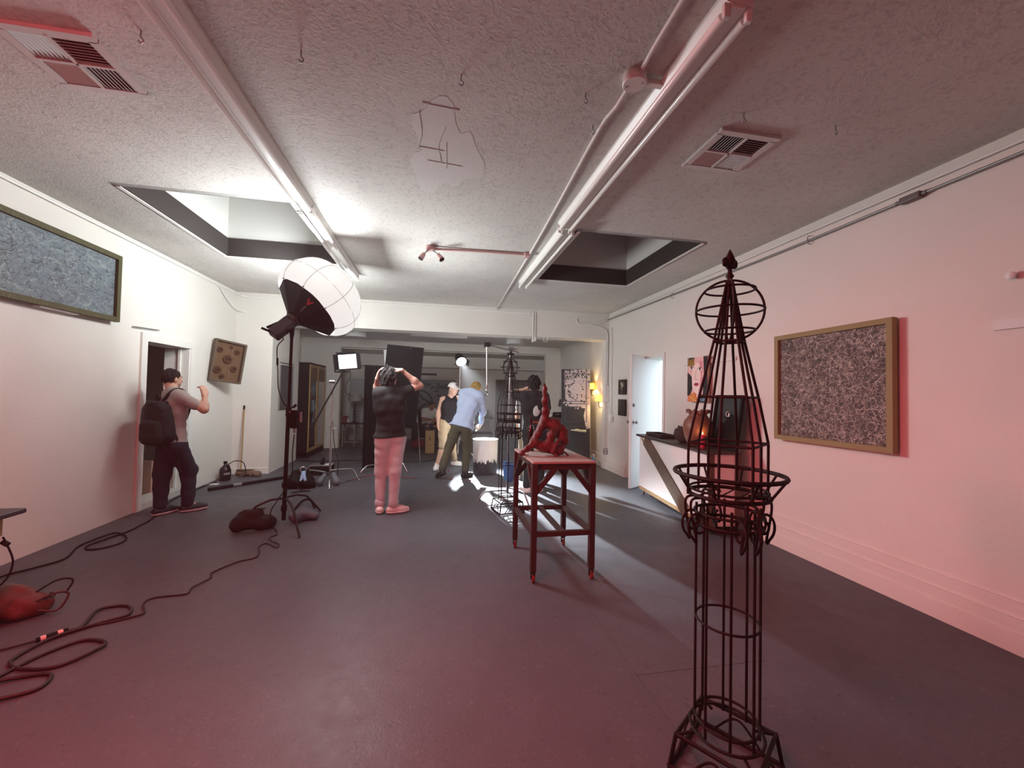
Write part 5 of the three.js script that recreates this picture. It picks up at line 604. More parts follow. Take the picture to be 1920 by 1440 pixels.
{ // flaking door panel leaning by the sconces
  const w = 0.62, h = 2.08, t = thing('flaking_door', 'old black door with flaking pale paint leaning on wall', 'door panel', [3.03, 0, -8.5]);
  const art = painted(512, 1536, (c, W, Hh) => { c.fillStyle = '#2b2f33'; c.fillRect(0, 0, W, Hh); c.fillStyle = '#cfc4c2'; c.beginPath(); c.moveTo(60, 20); c.lineTo(W, 0); c.lineTo(W, 950); let x = 420, y = 950; c.lineTo(440, 980); c.lineTo(400, 760); c.lineTo(430, 640); c.lineTo(70, 600); c.lineTo(50, 200); c.fill(); for (let i = 0; i < 420; i++) { c.fillStyle = rnd() < 0.75 ? '#33373b' : '#cfc4c2'; c.beginPath(); const px = rr(30, W), py = rnd() < 0.5 ? rr(0, 200) : rr(200, 640); c.ellipse(px, py, rr(2, 16), rr(3, 22), rr(0, 3), 0, 6.3); if (px < 230 || py < 130 || rnd() < 0.35) c.fill(); } c.fillStyle = '#3a4045'; c.fillRect(60, 610, 300, 14); });
  part('slab', new THREE.BoxGeometry(w, h, 0.04).translate(0, h / 2, 0), mat(0xffffff, 0.6, { map: art }), t); for (const [y0, y1] of [[0.1, 0.82], [0.92, 1.32], [1.36, 1.98]]) part('moulding', [bx(-0.24, 0.24, y0, y0 + 0.012, 0.02, 0.03), bx(-0.24, 0.24, y1 - 0.012, y1, 0.02, 0.03), bx(-0.24, -0.228, y0, y1, 0.02, 0.03), bx(0.228, 0.24, y0, y1, 0.02, 0.03)], mat(0x43484c, 0.6), t); part('edge_strip', bx(w / 2, w / 2 + 0.006, 0, h, -0.02, 0.02), mat(0xe9dfbd, 0.6), t); part('lock_rail', blob([cap([-0.1, 0.74, 0.04], [0.2, 0.72, 0.035], 0.012, 0.03), cap([0.0, 0.745, 0.035], [0.05, 0.745, 0.035], 0.022)], 0.02, 0.008), mat(0xd8d6b8, 0.7), t);
  t.rotation.set(-0.07, -0.25, 0.012, 'YXZ');
  for (const [y, z, lab] of [[1.62, -8.62, 'upper yellow wall sconce half behind the leaning door'], [1.36, -8.2, 'lower yellow wall sconce beside the leaning door']]) { const s = thing('wall_sconce', lab, 'sconce', [XR - 0.01, y, z], 'yellow wall sconces'); part('plate', rb(0.02, 0.12, 0.08, 0.005, -0.002, -0.1, 0), M.white, s); part('arm', tube([[-0.01, -0.1, 0], [-0.07, -0.12, 0], [-0.09, -0.05, 0], [-0.09, 0.02, 0]], 0.007), M.iron, s); part('lamp_shade', new THREE.CylinderGeometry(0.055, 0.085, 0.13, 24, 1, true).translate(-0.09, 0.09, 0), phys(0xf3c14a, 0.9, { transmission: 0.45, thickness: 0, side: THREE.DoubleSide }), s); part('bulb', new THREE.SphereGeometry(0.022, 12, 10).translate(-0.09, 0.07, 0), mat(0xffe0a0, 0.5, { emissive: new THREE.Color().setRGB(1, 0.72, 0.3), emissiveIntensity: 5 }), s); const l = new THREE.PointLight(new THREE.Color().setRGB(1, 0.68, 0.28), POWER.sconce); l.position.set(XR - 0.1, y + 0.07, z); l.shadow.radius = 1; l.castShadow = true; l.name = 'sconce_bulb_glow'; scene.add(l); }
  { const s = thing('spray_bottle', 'blue spray bottle on the floor by leaning door', 'bottle', [3.33, 0, -8.25]); part('body', lathe([[0, 0.002], [0.04, 0.002], [0.045, 0.02], [0.045, 0.13], [0.018, 0.19], [0.016, 0.21], [0, 0.21]], 18), mat(0x4f9fd8, 0.3), s); part('trigger', [rb(0.03, 0.04, 0.07, 0.006, 0, 0.235, 0.01), bx(-0.008, 0.008, 0.17, 0.22, 0.03, 0.04)], M.white, s); }
  { const s = thing('paper_towel', 'crumpled blue and white wrapper under the leaning door', 'wrapper', [0, 0, 0]); part('wrap', blob([cap([2.86, 0.06, -8.1], [2.98, 0.05, -8.05], 0.05), cap([2.9, 0.1, -8.12], [2.96, 0.08, -8.05], 0.035)], 0.02, 0.01, 0.016, (x, y) => 0.006 - y), mat(0xb9cfe4, 0.6), s); part('stripe', rod([2.84, 0.11, -8.06], [2.98, 0.105, -8.0], 0.018), mat(0x2f6fb0, 0.6), s); } }
{ // writing desk by the rear side wall
  const t = thing('writing_desk', 'narrow desk with pale end panel behind the sculpture', 'desk', [2.55, 0, -8.95]); part('desk_top', rb(0.85, 0.035, 0.45, 0.006, 0, 0.98, 0), mat(0x3b332d, 0.5), t); part('end_panel', rb(0.05, 0.96, 0.42, 0.006, 0.38, 0.48, 0), mat(0xe4d9bf, 0.6), t); part('end_panel', rb(0.05, 0.96, 0.42, 0.006, -0.38, 0.48, 0), mat(0xd8cdb6, 0.6), t); part('back_panel', bx(-0.36, 0.36, 0.3, 0.96, -0.2, -0.18), mat(0x5a5048, 0.7), t);
  { const b = thing('desk_telephone', 'black telephone on the narrow desk', 'telephone', [2.72, 0.999, -8.9]); part('base', rb(0.18, 0.06, 0.2, 0.012, 0, 0.031, 0), M.black, b); part('handset', blob([cap([-0.08, 0.09, 0], [0.08, 0.09, 0], 0.022), cap([-0.085, 0.075, 0], [-0.085, 0.06, 0], 0.028), cap([0.085, 0.075, 0], [0.085, 0.06, 0], 0.028)], 0.01, 0.008), M.black, b); part('dial', cyl(0.03, 0.03, 0.01, 0, 0.06, 0.06, 18), M.steel, b); }
  { const b = thing('paper_stack', 'stack of papers on the narrow desk', 'papers', [2.42, 0.999, -8.9]); for (let i = 0; i < 4; i++) { const s = part('sheet', rb(0.24, 0.012, 0.18, 0.003, 0, 0, 0), M.white, b); s.position.set(0.01 * (i % 2), 0.008 + i * 0.013, 0); s.rotation.y = 0.1 * i; } }
  { const b = thing('desk_lamp', 'dark shaded desk lamp beside the leaning door', 'lamp', [2.88, 0.999, -8.98]); part('base', cyl(0.07, 0.06, 0.02, 0, 0, 0, 20), M.black, b); part('stem', rod([0, 0.02, 0], [0, 0.26, 0], 0.008), M.iron, b); part('shade', new THREE.CylinderGeometry(0.09, 0.12, 0.16, 24, 1, true).translate(0, 0.32, 0), mat(0x2f2c2b, 0.8, { side: THREE.DoubleSide }), b); }
  { const b = thing('small_picture', 'small dark framed picture on the rear side wall', 'picture', [XR - 0.02, 1.58, -10.4], undefined, -Math.PI / 2); part('print', bx(-0.16, 0.16, -0.19, 0.19, 0, 0.012), mat(0x8c8a88, 0.5), b); frameBars(0.36, 0.42, 0.025, 0.022, M.black, b); } }
{ const t = thing('dark_armchair', 'dark armchair holding the seated person in the alcove', 'armchair', [-0.2, 0, -12.15]); const m = mat(0x1d1e20, 0.9); part('seat', rb(0.62, 0.2, 0.6, 0.05, 0, 0.3, 0.06), m, t); part('backrest', rb(0.66, 0.62, 0.16, 0.06, 0, 0.68, -0.3), m, t); for (const s of [-1, 1]) part('armrest', rb(0.13, 0.42, 0.62, 0.05, s * 0.37, 0.36, 0.04), m, t); for (const sx of [-1, 1]) for (const sz of [-1, 1]) part('leg', cyl(0.02, 0.025, 0.2, sx * 0.27, 0.001, sz * 0.22 + 0.05), M.black, t);
  single('red_cushion', [blob([cap([-0.5, 0.12, -11.05], [-0.36, 0.14, -11.0], 0.1, 0.11), cap([-0.43, 0.24, -11.08], [-0.38, 0.1, -10.95], 0.06, 0.08)], 0.05, 0.014, 0.006, (x, y) => 0.006 - y)], mat(0x8a2336, 0.85), 'crimson cushion on floor beside the apple box', 'cushion'); }
{ const t = thing('equipment_cart', 'dark equipment cart in the alcove shadows', 'cart', [1.2, 0, -12.2]); part('shelf_board', bx(-0.5, 0.5, 0.75, 0.79, -0.25, 0.25), M.black, t); part('shelf_board', bx(-0.5, 0.5, 0.3, 0.33, -0.25, 0.25), M.black, t); for (const sx of [-1, 1]) for (const sz of [-1, 1]) part('leg', bx(sx * 0.48 - 0.015, sx * 0.48 + 0.015, 0.0, 0.76, sz * 0.23 - 0.015, sz * 0.23 + 0.015), M.steel, t); 
  single('gear_crate', [rb(0.4, 0.28, 0.35, 0.01, 1.0, 0.93, -12.2)], M.rubber, 'dark crate on the alcove equipment cart', 'crate'); single('gear_crate', [rb(0.3, 0.2, 0.3, 0.01, 1.42, 0.89, -12.2)], mat(0x3a3c40, 0.7), 'smaller grey crate on alcove equipment cart', 'crate'); }
// ================================================================= PEOPLE
const sub = (a, b) => [a[0] - b[0], a[1] - b[1], a[2] - b[2]], add3 = (a, b, s = 1) => [a[0] + b[0] * s, a[1] + b[1] * s, a[2] + b[2] * s], mix = (a, b, t) => [a[0] + (b[0] - a[0]) * t, a[1] + (b[1] - a[1]) * t, a[2] + (b[2] - a[2]) * t], dot = (a, b) => a[0] * b[0] + a[1] * b[1] + a[2] * b[2], len = (a) => Math.hypot(...a), nrm = (a) => { const l = len(a) || 1; return [a[0] / l, a[1] / l, a[2] / l]; }, crs = (a, b) => [a[1] * b[2] - a[2] * b[1], a[2] * b[0] - a[0] * b[2], a[0] * b[1] - a[1] * b[0]];
function ellipsoid(p, c, F, r) { const d = sub(p, c), x = dot(d, F.r) / r[0], y = dot(d, F.u) / r[1], z = dot(d, F.f) / r[2], k0 = Math.sqrt(x * x + y * y + z * z), k1 = Math.sqrt((x / r[0]) ** 2 + (y / r[1]) ** 2 + (z / r[2]) ** 2); return k1 > 1e-6 ? k0 * (k0 - 1) / k1 : -r[0]; }
const smin = (a, b, k) => { const h = k - Math.abs(a - b); return Math.min(a, b) - (h > 0 ? h * h / (4 * k) : 0); };
const hexLin = (h) => { const c = new THREE.Color(h); return [c.r, c.g, c.b]; };
function frame(look, up = [0, 1, 0]) { const f = nrm(look), r = nrm(crs(f, up)), u = crs(r, f); return { f, u, r }; }
function headGeo(c, F, skin, o = {}) {
  const at = (r, u, f) => add3(add3(add3(c, F.r, r), F.u, u), F.f, f), S = hexLin(skin), lip = [S[0] * 0.72, S[1] * 0.45, S[2] * 0.45];
  const noseA = at(0, 0.015, 0.088), noseB = at(0, -0.022, 0.112), nose = cap(noseA, noseB, 0.008, 0.015), ears = [-1, 1].map((s) => at(s * 0.077, -0.005, -0.01)), neckA = at(0, -0.06, -0.02), neck = cap(neckA, o.neck, 0.056, 0.06);
  const fn = (x, y, z) => { const p = [x, y, z]; let d = ellipsoid(p, at(0, 0.025, -0.005), F, [0.076, 0.095, 0.097]); d = smin(d, ellipsoid(p, at(0, -0.055, 0.03), F, [0.058, 0.065, 0.062]), 0.05); d = smin(d, capDist(nose, x, y, z), 0.014); d = smin(d, ellipsoid(p, at(0, -0.062, 0.085), F, [0.024, 0.012, 0.014]), 0.01); d = smin(d, ellipsoid(p, at(0, -0.098, 0.07), F, [0.024, 0.018, 0.018]), 0.02);
    for (const s of [-1, 1]) { d = smin(d, ellipsoid(p, at(s * 0.032, 0.028, 0.083), F, [0.022, 0.008, 0.012]), 0.012); const e = ellipsoid(p, at(s * 0.031, 0.005, 0.093), F, [0.015, 0.011, 0.014]); d = Math.max(d, -e); d = Math.min(d, ellipsoid(p, at(s * 0.031, 0.005, 0.079), F, [0.0125, 0.0125, 0.0125])); }
    for (const e of ears) d = smin(d, ellipsoid(p, e, F, [0.012, 0.031, 0.02]), 0.01); return smin(d, capDist(neck, x, y, z), 0.03); };
  const lo = [0, 1, 2].map((i) => Math.min(c[i] - 0.15, o.neck[i] - 0.075)), hi = [0, 1, 2].map((i) => Math.max(c[i] + 0.15, o.neck[i] + 0.075));
  return net(fn, lo, hi, 0.0065, (x, y, z) => { const d = sub([x, y, z], c), r = dot(d, F.r), u = dot(d, F.u), f = dot(d, F.f); if (f > 0.075 && Math.abs(r) < 0.024 && Math.abs(u + 0.062) < 0.009) return lip; if (f > 0.06 && Math.abs(Math.abs(r) - 0.031) < 0.022 && Math.abs(u - 0.034) < 0.006) return hexLin(o.hair ?? 0x1c1512); if (f > 0.06 && Math.abs(u - 0.005) < 0.007 && Math.abs(Math.abs(r) - 0.031) < 0.013) return Math.abs(Math.abs(r) - 0.031) < 0.006 ? [0.02, 0.015, 0.01] : [0.6, 0.58, 0.55]; if (o.beard && f > 0.02 && u < -0.045) return S.map((v) => v * 0.55); return S; });
}
function handGeo(w, e, d, n, side, curl, skin) { // wrist, elbow, finger direction, palm normal, thumb side (+1/-1), curl
  d = nrm(d); n = nrm(sub(n, d.map((v) => v * dot(n, d)))); const s = crs(d, n).map((v) => v * side), P = (a, b, c) => add3(add3(add3(w, d, a), s, b), n, c), caps = [cap(mix(w, e, 0.18), w, 0.027, 0.024)];
  const palm = []; for (const b of [-0.028, -0.01, 0.009, 0.027]) palm.push(cap(P(0.005, b * 0.7, 0), P(0.082, b, 0), 0.016, 0.0135)); const fingers = [];
  [[-0.030, 0.070], [-0.010, 0.084], [0.010, 0.090], [0.029, 0.082]].forEach(([b, L], i) => { let p = P(0.083, b, 0), ang = curl * 0.55; for (const [k, q] of [[0.47, 0.0095], [0.3, 0.0088], [0.23, 0.0078]]) { const dir = add3(d.map((v) => v * Math.cos(ang)), n, Math.sin(ang)), nx = add3(add3(p, dir, L * k), s, b * 0.06); fingers.push(cap(p, nx, q, q * 0.94)); p = nx; ang += curl; } });
  const t0 = P(0.02, 0.026, 0.006), t1 = P(0.05, 0.052, 0.016), t2 = P(0.078, 0.056, 0.016 + 0.02 * curl), t3 = P(0.1, 0.05, 0.02 + 0.03 * curl); const th = [cap(t0, t1, 0.015, 0.012), cap(t1, t2, 0.0115, 0.0105), cap(t2, t3, 0.0105, 0.009)];
  const a = blend([...caps, ...palm], 0.02), bFns = [...fingers, ...th], all = [...caps, ...palm, ...bFns], [lo, hi] = bounds(all, 0.012), S = hexLin(skin);
  return net((x, y, z) => { let v = a(x, y, z); for (const q of bFns) v = smin(v, capDist(q, x, y, z), 0.006); return v; }, lo, hi, 0.0048, () => S);
}
function person(label, J, S) {
  const t = thing('person', label, 'person', [0, 0, 0]); const skin = S.skin ?? 0xc58c6f, Sk = hexLin(skin), k = S.scale ?? 1;
  const mid = mix(J.sL, J.sR, 0.5), rt = nrm(sub(J.sR, J.sL)), up = nrm(sub(J.neck, J.pel)), prt = S.pelRight ? nrm(S.pelRight) : nrm([rt[0], 0, rt[2]]), back = crs(rt, up);
  const hipL = add3(add3(J.pel, prt, -0.088), [0, -1, 0], 0.03), hipR = add3(add3(J.pel, prt, 0.088), [0, -1, 0], 0.03), sp = (u) => mix(J.pel, mid, u);
  const torso = (o, sh = true) => { const c = []; const row = (p, h, r, ax = rt) => c.push(cap(add3(p, ax, -h), add3(p, ax, h), r + o)); row(J.pel, 0.075, 0.098, prt); row(sp(0.2), 0.062, 0.094, prt); row(sp(0.42), 0.06, 0.092); row(sp(0.66), 0.08, 0.102); row(sp(0.84), 0.09, 0.094); c.push(cap(sp(0.1), sp(0.85), 0.09 + o)); if (sh) { c.push(cap(mix(J.sL, J.neck, 0.1), mix(J.sR, J.neck, 0.1), 0.058 + o)); c.push(cap(mix(J.sL, J.neck, 0.3), J.neck, 0.05 + o)); c.push(cap(mix(J.sR, J.neck, 0.3), J.neck, 0.05 + o)); } return c; };
  const arm = (s, e, o, u) => u <= 1 ? [cap(s, mix(s, e, u), 0.056 + o, 0.046 + o)] : [cap(s, e, 0.056 + o, 0.044 + o)], leg = (h, kn, a, o, u, w = 1) => u <= 1 ? [cap(h, mix(h, kn, u), 0.088 + o, 0.062 + o)] : [cap(h, kn, 0.088 + o, 0.06 * w + o), cap(kn, mix(kn, a, u - 1), 0.056 * w + o, (0.056 - 0.017 * (u - 1)) * w + o)];
  // body: one skin from neck to feet
  const bodyCaps = [...torso(-0.012), cap(J.neck, add3(J.head, [0, -1, 0], 0.06), 0.056, 0.055), cap(J.sL, J.eL, 0.05, 0.04), cap(J.eL, mix(J.eL, J.wL, 0.3), 0.041, 0.042), cap(mix(J.eL, J.wL, 0.3), J.wL, 0.042, 0.026), cap(J.sR, J.eR, 0.05, 0.04), cap(J.eR, mix(J.eR, J.wR, 0.3), 0.041, 0.042), cap(mix(J.eR, J.wR, 0.3), J.wR, 0.042, 0.026)];
  for (const [h, kn, a, to] of [[hipL, J.kL, J.aL, J.tL], [hipR, J.kR, J.aR, J.tR]]) bodyCaps.push(cap(h, kn, 0.076, 0.052), cap(kn, mix(kn, a, 0.35), 0.05, 0.052), cap(mix(kn, a, 0.35), a, 0.05, 0.034), cap(a, add3(a, nrm(sub(to, a)), 0.12), 0.032, 0.026));
  const F = frame(S.look ?? [0, 0, -1], S.headUp ?? [0, 1, 0]), bf = blend(bodyCaps, 0.035), [lo, hi] = bounds(bodyCaps, 0.04);
  const geos = [net(bf, lo, hi, 0.0145, () => Sk), headGeo(J.head, F, skin, { neck: J.neck, hair: S.hair, beard: S.beard })];
  const hd = (w, e, dir, n, side, curl) => geos.push(handGeo(w, e, dir, n, side, curl, skin));
  hd(J.wL, J.eL, S.handL?.d ?? sub(J.wL, J.eL), S.handL?.n ?? [0.3, 0, -1], S.handL?.s ?? 1, S.handL?.c ?? 0.35); hd(J.wR, J.eR, S.handR?.d ?? sub(J.wR, J.eR), S.handR?.n ?? [-0.3, 0, -1], S.handR?.s ?? -1, S.handR?.c ?? 0.35);
  part('body', geos, M.skin, t);
  const cr = (v) => 1 - 2 * Math.abs(Math.sin(v)), fold = (A) => (x, y, z) => A * (0.55 * cr(x * 9 + y * 13 + 1.6 * Math.sin(y * 7 + z * 6) + J.head[0] * 7) + 0.5 * Math.sin(y * 15 - z * 19 + 2 * Math.sin(x * 9)) * Math.sin(x * 17 + y * 6) + 0.35 * cr(y * 21 - x * 12 + z * 9 + 2.2 * Math.sin(x * 6 + y * 5)));
  const garment = (name, caps, m, clip, A = 0.004, kk = 0.035, cell = 0.0125) => { const f = blend(caps, kk), w = fold(A), [l, h] = bounds(caps, 0.045); return part(name, net((x, y, z) => { const d = f(x, y, z) + w(x, y, z); return clip ? Math.max(d, clip(x, y, z)) : d; }, l, h, cell), m, t); };
  // trousers
  const B = S.bottom, lu = B.len ?? 1.93, lu2 = B.lenR ?? lu, pc = [cap(add3(J.pel, prt, -0.075), add3(J.pel, prt, 0.075), 0.105), cap(add3(sp(0.14), prt, -0.068), add3(sp(0.14), prt, 0.068), 0.1), ...leg(hipL, J.kL, J.aL, B.o ?? 0.012, lu, B.w ?? 1), ...leg(hipR, J.kR, J.aR, B.o ?? 0.012, lu2, B.w ?? 1)];
  const waist = add3(J.pel, up, B.rise ?? 0.14); const pants = garment('trousers', pc, mat(B.color, 0.9, { bumpMap: T.cloth, bumpScale: 0.0006 }), (x, y, z) => dot(sub([x, y, z], waist), up), B.A ?? 0.004, 0.03);
  if (B.cuff) for (const [kn, a, u] of [[J.kL, J.aL, lu], [J.kR, J.aR, lu2]]) if (u > 1) part('cuff', blob([cap(mix(kn, a, u - 1.02), mix(kn, a, u - 0.98), 0.048 * (B.w ?? 1) + (B.o ?? 0.012))], 0.01, 0.011), mat(B.cuff, 0.9), pants);
  // top
  const U = S.top, hem = add3(J.pel, up, U.hem ?? -0.06), tc = U.tank ? [...torso(0.006, false), cap(add3(sp(0.86), rt, -0.07), add3(mix(mid, J.sL, 0.42), up, 0.012), 0.07, 0.066), cap(add3(sp(0.86), rt, 0.07), add3(mix(mid, J.sR, 0.42), up, 0.012), 0.07, 0.066)] : [...torso(U.o ?? 0.016), ...arm(J.sL, J.eL, (U.so ?? 0.018), U.sleeve > 1 ? 2 : U.sleeve), ...arm(J.sR, J.eR, (U.so ?? 0.018), U.sleeve > 1 ? 2 : U.sleeve)];
  if (U.sleeve > 1) tc.push(cap(J.eL, mix(J.eL, J.wL, U.sleeve - 1), 0.058, 0.043), cap(J.eR, mix(J.eR, J.wR, U.sleeve - 1), 0.058, 0.043)); if (U.flare) tc.push(cap(add3(add3(J.pel, up, -0.03), prt, -0.09), add3(add3(J.pel, up, -0.03), prt, 0.09), 0.115 + U.flare));
  const nk = add3(J.neck, up, U.neck ?? 0.06); const top = garment(U.name ?? 'tee_shirt', tc, mat(U.color, U.rough ?? 0.9, { bumpMap: T.cloth, bumpScale: 0.0006 }), (x, y, z) => Math.max(dot(sub(hem, [x, y, z]), up), dot(sub([x, y, z], nk), up) - (U.tank ? 0 : 0)), U.A ?? 0.004, 0.035, 0.012);
  if (S.print) S.print(top, { mid, rt, up, back, sp });
  // shoes
  for (const [a, to, s] of [[J.aL, J.tL, 0], [J.aR, J.tR, 1]]) { const d = nrm([to[0] - a[0], 0, to[2] - a[2]]), by = S.footY?.[s] ?? 0, lift = S.heel?.[s] ?? 0, heel = [a[0] - d[0] * 0.045, by + 0.05 + lift, a[2] - d[2] * 0.045], toe = [a[0] + d[0] * 0.165, by + 0.038, a[2] + d[2] * 0.165], ballp = mix(heel, toe, 0.68), ank = [a[0], Math.max(a[1], by + 0.1) + (S.boot ?? 0), a[2]]; const sc = [cap(heel, mix(heel, toe, 0.4), 0.044, 0.046), cap(mix(heel, toe, 0.4), ballp, 0.046, 0.047), cap(ballp, toe, 0.046, 0.034), cap(ank, mix(heel, toe, 0.2), 0.042, 0.045)];
    const n = nrm(crs(crs(nrm(sub(toe, heel)), [0, 1, 0]), nrm(sub(toe, heel)))), base = [toe[0], by + 0.004, toe[2]], fn = blend(sc, 0.025), [l, h] = bounds(sc, 0.03), pl = (x, y, z) => lift ? dot(sub([x, y, z], base), n) : y - by - 0.004;
    const sh = part('shoe', net((x, y, z) => Math.max(fn(x, y, z), 0.018 - pl(x, y, z)), l, h, 0.009), mat(S.shoe, 0.6), t); part('sole', net((x, y, z) => Math.max(fn(x, y, z) - 0.006, -pl(x, y, z), pl(x, y, z) - 0.026), l, h, 0.009), mat(S.sole ?? 0xdad5d0, 0.7), sh);
    if (S.stripes) for (let i = 0; i < 3; i++) { const q = mix(heel, toe, 0.42 + i * 0.08), sd = crs(d, [0, 1, 0]); for (const sg of [-1, 1]) part('stripe', rod(add3(add3(q, sd, sg * 0.047), [0, 1, 0], -0.012), add3(add3(q, sd, sg * 0.036), [0, 1, 0], 0.022), 0.005, 6), mat(S.stripes, 0.6), sh); } }
  // hair
  const Hh = S.hairStyle ?? {}, hc = add3(add3(J.head, F.u, 0.028), F.f, -0.014), hr = [0.088 + (Hh.o ?? 0), 0.1 + (Hh.o ?? 0), 0.1 + (Hh.o ?? 0)], hfn = (x, y, z) => { const p = [x, y, z], d = sub(p, J.head), r = dot(d, F.r), u = dot(d, F.u), f = dot(d, F.f), th = Math.atan2(r, -f), A = Hh.rough ?? 0.006; let v = ellipsoid(p, hc, F, hr); if (Hh.back) v = smin(v, ellipsoid(p, add3(add3(J.head, F.u, -0.05), F.f, -0.045), F, [0.08, 0.075, 0.058]), 0.04); v += A * (0.8 * Math.sin(th * 11 + 2.2 * Math.sin(u * 38 + th * 3)) + 0.7 * Math.sin(th * 5 - u * 60 + 3 * Math.sin(r * 30)) + 0.5 * Math.sin(th * 23 + u * 90)); const face = (f - (Hh.front ?? 0.045)) * 0.8 - (u - (Hh.line ?? 0.055)) * 0.62 + 0.006 * Math.sin(r * 160); const side = -(u - (Hh.low ?? -0.045)) - Math.max(0, -f - 0.01) * (Hh.nape ?? 0.6) + 0.009 * Math.sin(th * 14) + 0.005 * Math.sin(th * 31); return Math.max(v, face, side); };
  part('hair', net(hfn, J.head.map((v) => v - 0.18), J.head.map((v) => v + 0.18), 0.0075), mat(S.hair ?? 0x1a1412, 0.9, { bumpMap: rep(T.fine, 3), bumpScale: 0.003 }), t);
  if (S.cap) { const cf = (x, y, z) => { const p = [x, y, z], d = sub(p, J.head), u = dot(d, F.u), f = dot(d, F.f); const dome = Math.max(ellipsoid(p, add3(add3(J.head, F.u, 0.035), F.f, -0.005), F, [0.095, 0.105, 0.112]), 0.035 - u); return dome; }; const cc = part('cap', net(cf, J.head.map((v) => v - 0.18), J.head.map((v) => v + 0.18), 0.009), mat(S.cap, 0.85), t); const brim = net((x, y, z) => { const p = [x, y, z], d = sub(p, J.head), u = dot(d, F.u), f = dot(d, F.f), r = dot(d, F.r); const e = Math.hypot(r / 0.085, (f - 0.07) / 0.12) - 1; return Math.max(e * 0.085, Math.abs(u - 0.045 + 1.2 * r * r * 2 + (f - 0.09) * 0.25) - 0.007, 0.05 - f); }, J.head.map((v) => v - 0.22), J.head.map((v) => v + 0.22), 0.007); part('brim', brim, mat(S.cap, 0.85), cc); if (S.capMark) { const m = add3(add3(add3(J.head, F.u, 0.095), F.f, 0.092), F.r, 0.012); part('cap_patch', new THREE.SphereGeometry(0.03, 10, 8).scale(1.1, 0.7, 0.4).translate(...m), mat(S.capMark, 0.8), cc); } }
  return t;
}
// man holding his head, seen from behind
person('man in black tee and grey joggers, hands on head', { head: [-0.560, 1.662, -5.250], neck: [-0.552, 1.525, -5.220], pel: [-0.532, 0.925, -5.250], sL: [-0.675, 1.462, -5.19], sR: [-0.425, 1.475, -5.28], eL: [-0.735, 1.52, -5.46], wL: [-0.712, 1.65, -5.27], eR: [-0.20, 1.58, -5.36], wR: [-0.418, 1.765, -5.265], kL: [-0.632, 0.503, -5.275], kR: [-0.470, 0.507, -5.235], aL: [-0.638, 0.095, -5.28], aR: [-0.475, 0.095, -5.24], tL: [-0.66, 0.03, -5.5], tR: [-0.27, 0.04, -5.31] },
  { look: [0.35, 0.02, -1], hair: 0x15100e, hairStyle: { back: true, rough: 0.009, o: 0.016, low: -0.06 }, skin: 0xc9a08e, top: { color: 0x151314, sleeve: 0.45, o: 0.018, so: 0.024, hem: 0.02, A: 0.005, flare: 0.012 }, bottom: { color: 0xd6cdd0, len: 1.92, o: 0.014, w: 1.05, cuff: 0xc6bcc0, A: 0.005 }, shoe: 0xe6d3cf, sole: 0xf0e4e0, stripes: 0xffffff, handL: { d: [0.25, 0.9, 0.25], n: [1, 0.0, 0.2], s: 1, c: 0.35 }, handR: { d: [-1, 0.12, 0.15], n: [-0.15, -1, -0.1], s: 1, c: 0.3 } });
// man with backpack
person('man in grey tee and jeans facing storeroom doorway', { head: [-3.095, 1.590, -5.54], neck: [-3.054, 1.442, -5.500], pel: [-3.040, 0.83, -5.500], sL: [-3.22, 1.365, -5.63], sR: [-2.92, 1.385, -5.41], eL: [-3.2, 1.14, -5.82], wL: [-3.12, 1.26, -5.97], eR: [-2.700, 1.235, -5.46], wR: [-2.748, 1.40, -5.56], kL: [-3.135, 0.47, -5.5], kR: [-2.92, 0.485, -5.62], aL: [-3.129, 0.09, -5.48], aR: [-2.90, 0.09, -5.59], tL: [-3.03, 0.03, -5.66], tR: [-2.73, 0.03, -5.72] },
  { look: [0.42, 0.0, -0.9], hair: 0x17110e, hairStyle: { front: 0.05, low: -0.03, nape: 0.9, rough: 0.006 }, beard: true, skin: 0xbd957f, top: { color: 0x9a918c, sleeve: 0.62, o: 0.014, so: 0.014, hem: 0.0, A: 0.004 }, bottom: { color: 0x1c2230, len: 1.93, o: 0.018, w: 1.15, A: 0.006 }, shoe: 0x1b1d26, sole: 0xd7c3c0, pelRight: [0.8, 0, 0.55], handR: { d: [-0.25, 0.95, -0.15], n: [-0.8, -0.1, -0.5], s: -1, c: 0.75 } });
